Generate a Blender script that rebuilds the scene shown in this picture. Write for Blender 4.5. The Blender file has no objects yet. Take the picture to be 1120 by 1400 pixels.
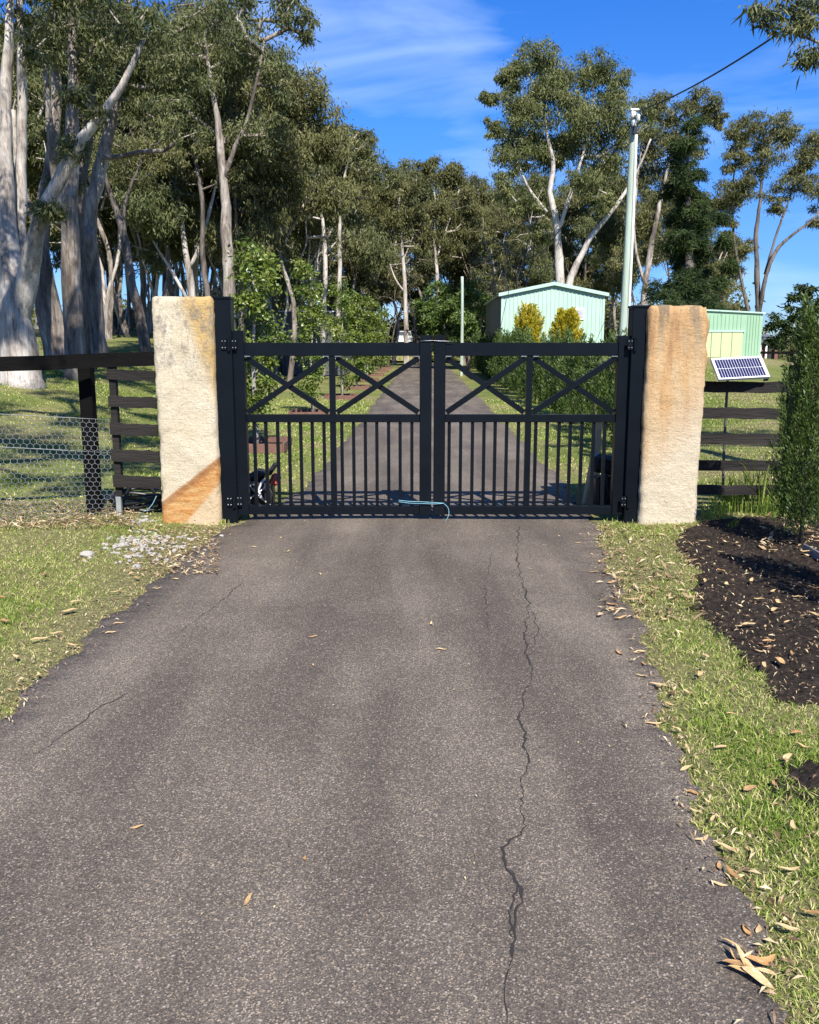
import bpy, bmesh, math, random
import numpy as np
from mathutils import Vector, noise as mnoise

scene = bpy.context.scene
col = scene.collection
R = math.radians
rng = np.random.default_rng(7)
random.seed(7)

# ------------------------------------------------------------------ camera
EYE = 1.7
F = 1120.0
PX, PY = 560.0, 657.0
HZ = 472.0
TH = math.atan((PY - HZ) / F)
cam_data = bpy.data.cameras.new("camera")
cam = bpy.data.objects.new("camera", cam_data)
col.objects.link(cam)
cam.location = (0, 0, EYE)
cam.rotation_euler = (math.pi / 2 - TH, 0, 0)
cam_data.sensor_fit = 'HORIZONTAL'
cam_data.sensor_width = 36.0
cam_data.lens = 36.0 * F / 1120.0
cam_data.shift_y = -(700.0 - PY) / 1120.0
cam_data.clip_start = 0.05
cam_data.clip_end = 3000
scene.camera = cam

# ------------------------------------------------------------------ world, sun, exposure
SUN_EL, SUN_AZ = R(47), R(15)            # azimuth: behind the viewer, turned to the right
world = bpy.data.worlds.new("World")
scene.world = world
world.use_nodes = True
wn, wl = world.node_tree.nodes, world.node_tree.links
wn.clear()
w_out = wn.new('ShaderNodeOutputWorld')
w_bg = wn.new('ShaderNodeBackground')
w_sky = wn.new('ShaderNodeTexSky')
w_sky.sky_type = 'NISHITA'
w_sky.sun_disc = False
w_sky.sun_elevation = SUN_EL
w_sky.sun_rotation = math.pi - SUN_AZ
w_sky.air_density = 1.0
w_sky.dust_density = 0.1
w_sky.ozone_density = 3.5
w_hs = wn.new('ShaderNodeHueSaturation')
w_hs.inputs['Saturation'].default_value = 1.4
w_hs.inputs['Value'].default_value = 1.0
w_tc = wn.new('ShaderNodeTexCoord')
w_map = wn.new('ShaderNodeMapping')
w_map.inputs['Scale'].default_value = (1.6, 1.6, 7.5)
w_map.inputs['Location'].default_value = (0, 0, .5)
w_noise = wn.new('ShaderNodeTexNoise')
w_noise.inputs['Scale'].default_value = 2.1
w_noise.inputs['Detail'].default_value = 5
w_noise.inputs['Roughness'].default_value = 0.5
w_noise.inputs['Distortion'].default_value = 0.5
w_ramp = wn.new('ShaderNodeValToRGB')
w_ramp.color_ramp.elements[0].position = 0.5
w_ramp.color_ramp.elements[0].color = (0, 0, 0, 1)
w_ramp.color_ramp.elements[1].position = 0.85
w_ramp.color_ramp.elements[1].color = (0.6, 0.6, 0.6, 1)
w_mix = wn.new('ShaderNodeMix')
w_mix.data_type = 'RGBA'
w_mix.inputs[7].default_value = (4.2, 5.4, 7.0, 1)
wl.new(w_tc.outputs['Generated'], w_map.inputs['Vector'])
wl.new(w_map.outputs[0], w_noise.inputs['Vector'])
wl.new(w_noise.outputs[0], w_ramp.inputs[0])
wl.new(w_ramp.outputs[0], w_mix.inputs[0])
wl.new(w_sky.outputs[0], w_hs.inputs['Color'])
w_sep = wn.new('ShaderNodeSeparateXYZ')
wl.new(w_tc.outputs['Generated'], w_sep.inputs[0])
w_tint = wn.new('ShaderNodeValToRGB')
for _ in range(3): w_tint.color_ramp.elements.new(0.5)
for e_, (p_, c_) in zip(w_tint.color_ramp.elements, [(0, (.3, .42, .75)), (.08, (.32, .47, .8)), (.24, (.8, .72, .95)), (.36, (1.2, .76, 1.03)), (1, (1.1, .78, 1.03))]):
    e_.position = p_; e_.color = (*c_, 1)
w_mul = wn.new('ShaderNodeMix'); w_mul.data_type = 'RGBA'; w_mul.blend_type = 'MULTIPLY'
w_mul.inputs[0].default_value = 1.0
wl.new(w_sep.outputs[2], w_tint.inputs[0])
wl.new(w_hs.outputs[0], w_mul.inputs[6]); wl.new(w_tint.outputs[0], w_mul.inputs[7])
wl.new(w_mul.outputs[2], w_mix.inputs[6])
wl.new(w_mix.outputs[2], w_bg.inputs['Color'])
wl.new(w_bg.outputs[0], w_out.inputs[0])
w_bg.inputs['Strength'].default_value = 0.10

sun_data = bpy.data.lights.new("sun", 'SUN')
sun_data.energy = 4.8
sun_data.angle = R(0.53)
sun_data.color = (1.0, 0.95, 0.87)
sun = bpy.data.objects.new("sun", sun_data)
col.objects.link(sun)
to_sun = Vector((math.sin(SUN_AZ) * math.cos(SUN_EL), -math.cos(SUN_AZ) * math.cos(SUN_EL), math.sin(SUN_EL)))
sun.rotation_euler = to_sun.to_track_quat('Z', 'Y').to_euler()
sun.location = (4, -12, 14)

scene.view_settings.view_transform = 'Standard'
scene.view_settings.look = 'None'
scene.view_settings.exposure = 1.0
scene.view_settings.gamma = 1.0
scene.view_settings.use_curve_mapping = False
scene.render.engine = 'CYCLES'
scene.cycles.use_denoising = True
scene.cycles.max_bounces = 6
scene.cycles.diffuse_bounces = 3
scene.cycles.glossy_bounces = 2
scene.cycles.transmission_bounces = 3
scene.cycles.caustics_reflective = False
scene.cycles.caustics_refractive = False
scene.cycles.sample_clamp_indirect = 6.0

# ------------------------------------------------------------------ layout helpers
CT, ST = math.cos(TH), math.sin(TH)
def ray(px, py):
    a = (px - PX) / F; v = (PY - py) / F
    return a, CT + v * ST, -ST + v * CT
def at(px, py, Y):
    a, b, c = ray(px, py)
    t = Y / b
    return np.array((a * t, Y, EYE + c * t))
def g(px, py, z=0.0):
    a, b, c = ray(px, py)
    t = (z - EYE) / c
    return np.array((a * t, b * t, z))
def sstep(t):
    t = np.clip(t, 0, 1)
    return t * t * (3 - 2 * t)

# road edges (world Y -> X)
LE = np.array([(-12, -2.1), (0, -2.0), (3.6, -1.9), (4.4, -1.86), (5.1, -1.84), (5.7, -1.83), (6.4, -1.86), (7.1, -1.76), (7.84, -1.58), (9.9, -1.22), (30, -.95), (78, -.25), (95, -.4)])
RE = np.array([(-12, .4), (0, .78), (1.83, .93), (2.93, 1.1), (4.29, 1.30), (5.5, 1.46), (6.6, 1.62), (7.84, 1.76), (9.9, 1.9), (30, 2.35), (78, 3.3), (95, 3.4)])
def jit(y, s):
    return (0.028 * np.sin(y * 7.3 + s) + 0.02 * np.sin(y * 17.1 + 2 * s) + 0.012 * np.sin(y * 41.7 + 3 * s)
            + 0.009 * np.sin(y * 93.0 + s) + 0.03 * np.sin(y * 2.1 + s))
def road_l(y): return np.interp(y, LE[:, 0], LE[:, 1]) + jit(np.asarray(y, float), 1.0)
def road_r(y): return np.interp(y, RE[:, 0], RE[:, 1]) + jit(np.asarray(y, float), 4.0)

def H(x, y):
    x = np.asarray(x, float); y = np.asarray(y, float)
    yy = np.clip(y, 8, 110) - 8
    s = sstep((-(x + 0.1 * y) - 2.0) / 5.0)
    left = s * (1.6 * (1 - np.exp(-yy / 15.0)) + 0.024 * yy)
    r = 1.6 * sstep((x - 3.9 - 0.02 * y) / 3.0) * sstep((y - 12) / 22.0) * (1 - 0.8 * sstep((x - 10) / 10.0)) * (1 - sstep((y - 70) / 60))
    off = np.maximum(road_l(y) - x, x - road_r(y))
    m = sstep((off - 0.05) / 0.5)
    bump = m * (0.012 * np.sin(x * 3.1 + 1.3 * y) + 0.012 * np.sin(y * 4.3 - x * 2.2) + 0.012)
    return left + r + bump * np.where(y < 40, 1, 0)

# ------------------------------------------------------------------ mesh helpers
ORG = {}
def tag(o, label=None, cat=None, group=None, kind=None):
    if label: o['label'] = label
    if cat: o['category'] = cat
    if group: o['group'] = group
    if kind: o['kind'] = kind
    return o
def thing(name, loc, label, cat, group=None):
    o = bpy.data.objects.new(name, None)
    o.empty_display_size = 0.2
    col.objects.link(o)
    o.location = loc
    ORG[o] = np.array(loc, float)
    return tag(o, label, cat, group)
def link(name, me, mat, parent=None):
    o = bpy.data.objects.new(name, me)
    col.objects.link(o)
    if mat is not None and not me.materials:
        me.materials.append(mat)
    if parent is not None:
        o.parent = parent
        ORG[o] = ORG.get(parent, np.zeros(3))
    else:
        ORG[o] = np.zeros(3)
    return o
def npmesh(name, V, Fq, smooth=False, attr=None):
    """constant-size faces, fast"""
    V = np.asarray(V, np.float32); Fq = np.asarray(Fq, np.int32)
    me = bpy.data.meshes.new(name)
    n, k = Fq.shape
    me.vertices.add(len(V)); me.vertices.foreach_set('co', V.ravel())
    me.loops.add(n * k); me.loops.foreach_set('vertex_index', Fq.ravel())
    me.polygons.add(n)
    me.polygons.foreach_set('loop_start', np.arange(0, n * k, k, dtype=np.int32))
    me.polygons.foreach_set('use_smooth', np.full(n, bool(smooth)))
    if attr is not None:
        a = me.attributes.new('v', 'FLOAT', 'FACE')
        a.data.foreach_set('value', np.asarray(attr, np.float32))
    me.update(calc_edges=True)
    return me
def part(name, V, Fq, mat, parent=None, smooth=False, attr=None):
    o_ = ORG.get(parent, np.zeros(3)) if parent is not None else np.zeros(3)
    return link(name, npmesh(name, np.asarray(V, float) - o_, Fq, smooth, attr), mat, parent)
def bm_obj(name, bm, mat, parent=None, smooth=False):
    o_ = ORG.get(parent, np.zeros(3)) if parent is not None else np.zeros(3)
    if parent is not None:
        bmesh.ops.translate(bm, verts=bm.verts, vec=Vector(-o_))
    me = bpy.data.meshes.new(name)
    bm.to_mesh(me); bm.free()
    for p in me.polygons: p.use_smooth = bool(smooth)
    return link(name, me, mat, parent)
def bm_box(bm, c, s, bev=0.0, rot=None):
    r = bmesh.ops.create_cube(bm, size=1.0)
    vs = r['verts']
    for v in vs:
        v.co = Vector((v.co.x * s[0], v.co.y * s[1], v.co.z * s[2]))
    if bev > 0:
        es = list({e for v in vs for e in v.link_edges})
        rr = bmesh.ops.bevel(bm, geom=es, offset=bev, segments=1, affect='EDGES')
        vs = list({v for f in rr['faces'] for v in f.verts} | {v for v in vs if v.is_valid})
    for v in vs:
        co = v.co
        if rot is not None: co = rot @ co
        v.co = co + Vector(c)
    return vs
def box(name, c, s, mat, parent=None, bev=0.0, rot=None):
    bm = bmesh.new()
    bm_box(bm, c, s, bev, rot)
    return bm_obj(name, bm, mat, parent)
def box2(name, lo, hi, mat, parent=None, bev=0.0):
    lo = np.array(lo, float); hi = np.array(hi, float)
    return box(name, (lo + hi) / 2, np.abs(hi - lo), mat, parent, bev)
def sweep(P, Rr, k=8, wob=0.0, caps=True):
    P = np.asarray(P, float); Rr = np.asarray(Rr, float)
    n = len(P)
    T = np.gradient(P, axis=0); T /= np.linalg.norm(T, axis=1)[:, None] + 1e-9
    ref = np.array((1.0, 0.13, 0.07))
    if abs(T[0] @ ref) > 0.9: ref = np.array((0.0, 1, 0.1))
    U = ref - (T @ ref)[:, None] * T; U /= np.linalg.norm(U, axis=1)[:, None] + 1e-9
    W = np.cross(T, U)
    an = np.linspace(0, 2 * np.pi, k, endpoint=False)
    rad = Rr[:, None] * np.ones((1, k))
    if wob:
        ph = rng.random(4) * 6
        z = np.cumsum(np.r_[0, np.linalg.norm(np.diff(P, axis=0), axis=1)])
        rad = rad * (1 + wob * np.sin(3 * an[None] + ph[0] + 1.3 * z[:, None]) * 0.6 + wob * np.sin(2 * an[None] + ph[1] - 2.1 * z[:, None])
                     + wob * .6 * np.sin(5 * an[None] + ph[2] + 4.2 * z[:, None]))
    V = P[:, None] + rad[..., None] * (np.cos(an)[None, :, None] * U[:, None] + np.sin(an)[None, :, None] * W[:, None])
    V = V.reshape(-1, 3)
    i = np.arange(n - 1)[:, None] * k; j = np.arange(k)[None]; j2 = (j + 1) % k
    Fq = np.stack([i + j, i + j2, i + k + j2, i + k + j], -1).reshape(-1, 4)
    if caps:
        m = len(V)
        V = np.vstack([V, P[0], P[-1]])
        c0 = np.stack([np.full(k, m), (np.arange(k) + 1) % k, np.arange(k), np.full(k, m)], -1)
        b = (n - 1) * k
        c1 = np.stack([np.full(k, m + 1), b + np.arange(k), b + (np.arange(k) + 1) % k, np.full(k, m + 1)], -1)
        # degenerate quads avoided: use centre twice only as triangles turned quads
        Fq = np.vstack([Fq])
        tri = np.vstack([c0[:, :3], c1[:, :3]])
        # split caps as quads of pairs when k is even
        if k % 2 == 0:
            q0 = [(m, (a + 2) % k, (a + 1) % k, a) for a in range(0, k, 2)]
            q1 = [(m + 1, b + a, b + (a + 1) % k, b + (a + 2) % k) for a in range(0, k, 2)]
            Fq = np.vstack([Fq, q0, q1])
    return V, Fq
def merge(parts):
    Vs, Fs, n = [], [], 0
    for V, Fq in parts:
        Vs.append(V); Fs.append(np.asarray(Fq) + n); n += len(V)
    return np.vstack(Vs), np.vstack(Fs)
def catmull(P, step=0.3):
    P = np.asarray(P, float)
    if len(P) < 3:
        n = max(2, int(np.linalg.norm(P[-1, :3] - P[0, :3]) / step) + 1)
        return P[0] + (P[-1] - P[0]) * np.linspace(0, 1, n)[:, None]
    Q = np.vstack([2 * P[0] - P[1], P, 2 * P[-1] - P[-2]])
    out = []
    for i in range(1, len(Q) - 2):
        p0, p1, p2, p3 = Q[i - 1], Q[i], Q[i + 1], Q[i + 2]
        n = max(1, int(np.linalg.norm(p2[:3] - p1[:3]) / step))
        for t in np.arange(n) / n:
            out.append(0.5 * ((2 * p1) + (-p0 + p2) * t + (2 * p0 - 5 * p1 + 4 * p2 - p3) * t * t + (-p0 + 3 * p1 - 3 * p2 + p3) * t ** 3))
    out.append(P[-1])
    return np.array(out)
def cable(name, pts, r, mat, parent=None, step=0.05, k=6):
    P = catmull(np.array(pts, float), step)
    V, Fq = sweep(P, np.full(len(P), r), k)
    return part(name, V, Fq, mat, parent, True)
def seg_tubes(A, B, ra, rb, k):
    d = B - A
    d = d / (np.linalg.norm(d, axis=1)[:, None] + 1e-9)
    ref = np.where(np.abs(d[:, 2:3]) < 0.9, np.array([[0, 0, 1.0]]), np.array([[1.0, 0, 0]]))
    u = np.cross(d, ref); u /= np.linalg.norm(u, axis=1)[:, None] + 1e-9
    w = np.cross(d, u)
    an = np.linspace(0, 2 * np.pi, k, endpoint=False)
    ring = np.cos(an)[None, :, None] * u[:, None] + np.sin(an)[None, :, None] * w[:, None]
    V = np.concatenate([A[:, None] + ra[:, None, None] * ring, B[:, None] + rb[:, None, None] * ring], 1)
    n = len(A)
    i = (np.arange(n) * 2 * k)[:, None]; j = np.arange(k)[None]; j2 = (j + 1) % k
    Fq = np.stack([i + j, i + j2, i + k + j2, i + k + j], -1).reshape(-1, 4)
    return V.reshape(-1, 3), Fq
def copy_tree(o, parent=None):
    c = o.copy(); col.objects.link(c); c.parent = parent
    for ch in o.children: copy_tree(ch, c)
    return c

# ------------------------------------------------------------------ materials
def new_mat(name):
    m = bpy.data.materials.new(name); m.use_nodes = True
    nt = m.node_tree
    b = nt.nodes.get('Principled BSDF')
    return m, nt, b, nt.nodes, nt.links
def node(nt, typ, **kw):
    n = nt.nodes.new(typ)
    for k_, v_ in kw.items():
        if k_ in n.inputs: n.inputs[k_].default_value = v_
        else: setattr(n, k_, v_)
    return n
def ramp(nt, stops):
    n = nt.nodes.new('ShaderNodeValToRGB')
    cr = n.color_ramp
    while len(cr.elements) < len(stops): cr.elements.new(0.5)
    for e, (p, c) in zip(cr.elements, stops):
        e.position = p; e.color = (*c, 1) if len(c) == 3 else c
    return n
def mixc(nt, fac, a, b, blend='MIX'):
    n = nt.nodes.new('ShaderNodeMix'); n.data_type = 'RGBA'; n.blend_type = blend
    for sock, v in ((n.inputs[0], fac), (n.inputs[6], a), (n.inputs[7], b)):
        if hasattr(v, 'is_output'): nt.links.new(v, sock)
        elif isinstance(v, (int, float)): sock.default_value = v
        else: sock.default_value = (*v, 1)
    return n.outputs[2]
def M(name, c1, c2=None, scale=4.0, rough=0.6, bump=0.0, bscale=30.0, stretch=(1, 1, 1), metallic=0.0, spec=0.5, c3=None, coord='Object', detail=6, lo=.35, hi=.65):
    m, nt, b, N, L = new_mat(name)
    b.inputs['Roughness'].default_value = rough
    b.inputs['Metallic'].default_value = metallic
    b.inputs['Specular IOR Level'].default_value = spec
    tc = node(nt, 'ShaderNodeTexCoord'); mp = node(nt, 'ShaderNodeMapping'); mp.inputs['Scale'].default_value = stretch
    L.new(tc.outputs[coord], mp.inputs[0])
    if c2 is None:
        c2 = tuple(x * 0.82 for x in c1)
    n1 = node(nt, 'ShaderNodeTexNoise', Scale=scale, Detail=detail, Roughness=0.6)
    L.new(mp.outputs[0], n1.inputs['Vector'])
    st = [(lo, c1), (hi, c2)] if c3 is None else [(lo - .05, c1), (.5, c2), (hi + .05, c3)]
    rp = ramp(nt, st)
    L.new(n1.outputs[0], rp.inputs[0]); L.new(rp.outputs[0], b.inputs['Base Color'])
    if bump:
        n2 = node(nt, 'ShaderNodeTexNoise', Scale=bscale, Detail=5, Roughness=0.65)
        L.new(mp.outputs[0], n2.inputs['Vector'])
        bp = node(nt, 'ShaderNodeBump', Strength=bump, Distance=0.03)
        L.new(n2.outputs[0], bp.inputs['Height']); L.new(bp.outputs[0], b.inputs['Normal'])
    return m
def leaf_mat(name, dark, mid, light, rough=0.42, transl=0.22, spec=0.5):
    m, nt, b, N, L = new_mat(name)
    a = node(nt, 'ShaderNodeAttribute'); a.attribute_name = 'v'
    rp = ramp(nt, [(0.1, dark), (0.5, mid), (0.95, light)])
    L.new(a.outputs['Fac'], rp.inputs[0]); L.new(rp.outputs[0], b.inputs['Base Color'])
    b.inputs['Roughness'].default_value = rough
    b.inputs['Specular IOR Level'].default_value = spec
    t = node(nt, 'ShaderNodeBsdfTranslucent')
    br = mixc(nt, 1.0, rp.outputs[0], (1.15, 1.25, 0.6), 'MULTIPLY')
    L.new(br, t.inputs[0])
    mx = node(nt, 'ShaderNodeMixShader'); mx.inputs[0].default_value = transl
    out = [n for n in N if n.type == 'OUTPUT_MATERIAL'][0]
    L.new(b.outputs[0], mx.inputs[1]); L.new(t.outputs[0], mx.inputs[2]); L.new(mx.outputs[0], out.inputs[0])
    return m

def mat_asphalt():
    m, nt, b, N, L = new_mat('asphalt')
    tc = node(nt, 'ShaderNodeTexCoord'); P = tc.outputs['Object']
    big = node(nt, 'ShaderNodeTexNoise', Scale=0.9, Detail=6, Roughness=0.6); L.new(P, big.inputs['Vector'])
    mp = node(nt, 'ShaderNodeMapping'); mp.inputs['Scale'].default_value = (1.5, 0.22, 1); L.new(P, mp.inputs[0])
    trk = node(nt, 'ShaderNodeTexNoise', Scale=1.4, Detail=3); L.new(mp.outputs[0], trk.inputs['Vector'])
    base = ramp(nt, [(0.3, (0.086, 0.073, 0.059)), (0.55, (0.121, 0.104, 0.084)), (0.75, (0.152, 0.131, 0.106))])
    L.new(big.outputs[0], base.inputs[0])
    tr = ramp(nt, [(0.38, (0.72, 0.7, 0.7)), (0.62, (1.12, 1.1, 1.08))]); L.new(trk.outputs[0], tr.inputs[0])
    c = mixc(nt, 1.0, base.outputs[0], tr.outputs[0], 'MULTIPLY')
    v1 = node(nt, 'ShaderNodeTexVoronoi', Scale=235.0); L.new(P, v1.inputs['Vector'])
    sep = node(nt, 'ShaderNodeSeparateColor'); L.new(v1.outputs['Color'], sep.inputs[0])
    st = ramp(nt, [(0.0, (0.38, 0.37, 0.37)), (0.5, (0.85, 0.84, 0.84)), (0.86, (1.4, 1.34, 1.26)), (0.96, (2.9, 2.7, 2.45))]); L.new(sep.outputs[0], st.inputs[0])
    c = mixc(nt, 0.85, c, st.outputs[0], 'MULTIPLY')
    v2 = node(nt, 'ShaderNodeTexVoronoi', Scale=85.0); L.new(P, v2.inputs['Vector'])
    sp2 = node(nt, 'ShaderNodeSeparateColor'); L.new(v2.outputs['Color'], sp2.inputs[0])
    gt = ramp(nt, [(0.86, (0, 0, 0)), (0.92, (1, 1, 1))]); L.new(sp2.outputs[1], gt.inputs[0])
    dd = ramp(nt, [(0.2, (1, 1, 1)), (0.38, (0, 0, 0))]); L.new(v2.outputs['Distance'], dd.inputs[0])
    mm = mixc(nt, 1.0, gt.outputs[0], dd.outputs[0], 'MULTIPLY')
    c = mixc(nt, mm, c, (0.30, 0.26, 0.23))
    L.new(c, b.inputs['Base Color'])
    b.inputs['Roughness'].default_value = 0.75
    b.inputs['Specular IOR Level'].default_value = 0.35
    bp = node(nt, 'ShaderNodeBump', Strength=0.35, Distance=0.005); L.new(v1.outputs['Distance'], bp.inputs['Height'])
    b2 = node(nt, 'ShaderNodeBump', Strength=0.25, Distance=0.02)
    n3 = node(nt, 'ShaderNodeTexNoise', Scale=9.0, Detail=5); L.new(P, n3.inputs['Vector'])
    L.new(n3.outputs[0], b2.inputs['Height']); L.new(bp.outputs[0], b2.inputs['Normal']); L.new(b2.outputs[0], b.inputs['Normal'])
    return m
def mat_ground():
    m, nt, b, N, L = new_mat('grass_ground')
    tc = node(nt, 'ShaderNodeTexCoord'); P = tc.outputs['Object']
    n1 = node(nt, 'ShaderNodeTexNoise', Scale=0.5, Detail=8, Roughness=0.65); L.new(P, n1.inputs['Vector'])
    n2 = node(nt, 'ShaderNodeTexNoise', Scale=14.0, Detail=6, Roughness=0.7); L.new(P, n2.inputs['Vector'])
    g1 = ramp(nt, [(0.30, (0.075, 0.105, 0.022)), (0.47, (0.135, 0.155, 0.042)), (0.58, (0.19, 0.175, 0.075)), (0.7, (0.17, 0.135, 0.075))])
    L.new(n1.outputs[0], g1.inputs[0])
    g2 = ramp(nt, [(0.3, (0.45, 0.45, 0.4)), (0.5, (1, 1, 1)), (0.72, (1.5, 1.35, 1.25))]); L.new(n2.outputs[0], g2.inputs[0])
    c = mixc(nt, 1.0, g1.outputs[0], g2.outputs[0], 'MULTIPLY')
    sy = node(nt, 'ShaderNodeSeparateXYZ'); L.new(P, sy.inputs[0])
    mr = node(nt, 'ShaderNodeMapRange'); mr.inputs[1].default_value = 9.5; mr.inputs[2].default_value = 7.0; mr.inputs[3].default_value = 0.0; mr.inputs[4].default_value = 0.8
    L.new(sy.outputs[1], mr.inputs[0])
    n4 = node(nt, 'ShaderNodeTexNoise', Scale=38.0, Detail=6, Roughness=0.75); L.new(P, n4.inputs['Vector'])
    th = ramp(nt, [(0.34, (0.05, 0.042, 0.026)), (0.5, (0.13, 0.12, 0.055)), (0.66, (0.27, 0.215, 0.115))]); L.new(n4.outputs[0], th.inputs[0])
    c = mixc(nt, mr.outputs[0], c, th.outputs[0])
    L.new(c, b.inputs['Base Color'])
    b.inputs['Roughness'].default_value = 0.9; b.inputs['Specular IOR Level'].default_value = 0.15
    bp = node(nt, 'ShaderNodeBump', Strength=0.8, Distance=0.05); L.new(n2.outputs[0], bp.inputs['Height']); L.new(bp.outputs[0], b.inputs['Normal'])
    return m
def mat_bark(name, pale, mid, dark, scale=2.0, rough=.75, bias=0.0):
    m, nt, b, N, L = new_mat(name)
    tc = node(nt, 'ShaderNodeTexCoord'); mp = node(nt, 'ShaderNodeMapping'); mp.inputs['Scale'].default_value = (1, 1, 0.28)
    L.new(tc.outputs['Object'], mp.inputs[0])
    n1 = node(nt, 'ShaderNodeTexNoise', Scale=scale, Detail=8, Roughness=0.7, Distortion=0.6); L.new(mp.outputs[0], n1.inputs['Vector'])
    r1 = ramp(nt, [(0.33 + bias, dark), (0.45 + bias, mid), (0.55 + bias, pale), (0.72 + bias, tuple(min(1, x * 1.12) for x in pale))]); L.new(n1.outputs[0], r1.inputs[0])
    mp2 = node(nt, 'ShaderNodeMapping'); mp2.inputs['Scale'].default_value = (1, 1, 0.12); L.new(tc.outputs['Object'], mp2.inputs[0])
    n2 = node(nt, 'ShaderNodeTexNoise', Scale=22.0, Detail=6, Roughness=0.7); L.new(mp2.outputs[0], n2.inputs['Vector'])
    r2 = ramp(nt, [(0.36, (0.32, 0.29, 0.27)), (0.49, (1, 1, 1))]); L.new(n2.outputs[0], r2.inputs[0])
    L.new(mixc(nt, 0.75, r1.outputs[0], r2.outputs[0], 'MULTIPLY'), b.inputs['Base Color'])
    b.inputs['Roughness'].default_value = rough; b.inputs['Specular IOR Level'].default_value = 0.25
    bp = node(nt, 'ShaderNodeBump', Strength=0.6, Distance=0.04); L.new(n2.outputs[0], bp.inputs['Height']); L.new(bp.outputs[0], b.inputs['Normal'])
    return m
def mat_sandstone(name, left):
    m, nt, b, N, L = new_mat(name)
    tc = node(nt, 'ShaderNodeTexCoord'); P = tc.outputs['Object']
    sx = node(nt, 'ShaderNodeSeparateXYZ'); L.new(P, sx.inputs[0])
    n1 = node(nt, 'ShaderNodeTexNoise', Scale=3.0, Detail=8, Roughness=0.65, Distortion=0.8); L.new(P, n1.inputs['Vector'])
    nf = node(nt, 'ShaderNodeTexNoise', Scale=60.0, Detail=6, Roughness=0.75); L.new(P, nf.inputs['Vector'])
    def math_(op, a, b_=None, c_=None):
        n = node(nt, 'ShaderNodeMath', operation=op)
        for i, v in enumerate((a, b_, c_)):
            if v is None: continue
            if hasattr(v, 'is_output'): L.new(v, n.inputs[i])
            else: n.inputs[i].default_value = v
        return n.outputs[0]
    X, Z = sx.outputs[0], sx.outputs[2]
    nz = math_('MULTIPLY_ADD', n1.outputs[0], 0.5, -0.25)
    def band(val, lo, hi):
        rp = ramp(nt, [(0, (0, 0, 0)), (1, (1, 1, 1))])
        mr = node(nt, 'ShaderNodeMapRange'); mr.inputs[1].default_value = lo; mr.inputs[2].default_value = hi
        L.new(val, mr.inputs[0]); return mr.outputs[0]
    if left:
        c = ramp(nt, [(0.3, (0.50, 0.42, 0.285)), (0.5, (0.57, 0.49, 0.35)), (0.7, (0.61, 0.545, 0.42))]); L.new(n1.outputs[0], c.inputs[0]); c = c.outputs[0]
        # ochre side, wider to the top
        oc = band(math_('ADD', math_('ADD', X, math_('MULTIPLY', math_('SUBTRACT', Z, 1.55), 0.33)), math_('MULTIPLY', nz, 0.25)), 0.12, 0.24)
        c = mixc(nt, math_('MULTIPLY', oc, 0.9), c, (0.50, 0.33, 0.12))
        # grey lichen on the upper part
        mpg = node(nt, 'ShaderNodeMapping'); mpg.inputs['Scale'].default_value = (1.0, 1.0, 0.5); L.new(P, mpg.inputs[0])
        ng = node(nt, 'ShaderNodeTexNoise', Scale=9.0, Detail=12, Roughness=0.85); L.new(mpg.outputs[0], ng.inputs['Vector'])
        top = band(math_('ADD', Z, math_('MULTIPLY', nz, 1.2)), 1.15, 1.7)
        gm = math_('MULTIPLY', band(ng.outputs[0], 0.49, 0.57), top)
        c = mixc(nt, math_('MULTIPLY', gm, 0.75), c, (0.21, 0.19, 0.16))
        # rust diagonal near the foot
        dl = math_('SUBTRACT', math_('SUBTRACT', Z, 0.42), math_('MULTIPLY', X, 0.78))
        dl = math_('ADD', dl, math_('MULTIPLY', nz, 0.09))
        upper = band(dl, 0.02, -0.02)
        lowr = band(math_('ADD', math_('SUBTRACT', Z, math_('MULTIPLY', X, 1.15)), math_('MULTIPLY', nz, .12)), 0.05, 0.10)
        c = mixc(nt, math_('MULTIPLY', upper, .6), c, (0.52, 0.36, 0.19))
        rust_c = ramp(nt, [(0.3, (0.30, 0.12, 0.04)), (0.46, (0.46, 0.22, 0.07)), (0.6, (0.56, 0.34, 0.14))])
        nr = node(nt, 'ShaderNodeTexNoise', Scale=9.0, Detail=7, Roughness=0.7, Distortion=1.0)
        mpr = node(nt, 'ShaderNodeMapping'); mpr.inputs['Rotation'].default_value = (0, R(38), 0); mpr.inputs['Scale'].default_value = (0.35, 1, 1.6)
        L.new(P, mpr.inputs[0]); L.new(mpr.outputs[0], nr.inputs['Vector']); L.new(nr.outputs[0], rust_c.inputs[0])
        c = mixc(nt, math_('MULTIPLY', upper, lowr), c, rust_c.outputs[0])
        edge = math_('MULTIPLY', band(dl, 0.02, 0.0), band(dl, -0.09, -0.05))
        c = mixc(nt, math_('MULTIPLY', edge, 0.55), c, (0.24, 0.11, 0.05))
    else:
        t = band(math_('ADD', math_('ADD', Z, math_('MULTIPLY', X, -1.1)), math_('MULTIPLY', nz, 1.0)), 0.55, 1.25)
        c0 = ramp(nt, [(0.3, (0.53, 0.45, 0.32)), (0.7, (0.60, 0.53, 0.40))]); L.new(n1.outputs[0], c0.inputs[0])
        mpv = node(nt, 'ShaderNodeMapping'); mpv.inputs['Scale'].default_value = (1, 1, 0.16); L.new(P, mpv.inputs[0])
        nv = node(nt, 'ShaderNodeTexNoise', Scale=8.0, Detail=7, Roughness=0.6); L.new(mpv.outputs[0], nv.inputs['Vector'])
        c1 = ramp(nt, [(0.34, (0.33, 0.165, 0.06)), (0.46, (0.49, 0.28, 0.11)), (0.6, (0.52, 0.36, 0.19))]); L.new(nv.outputs[0], c1.inputs[0])
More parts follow.
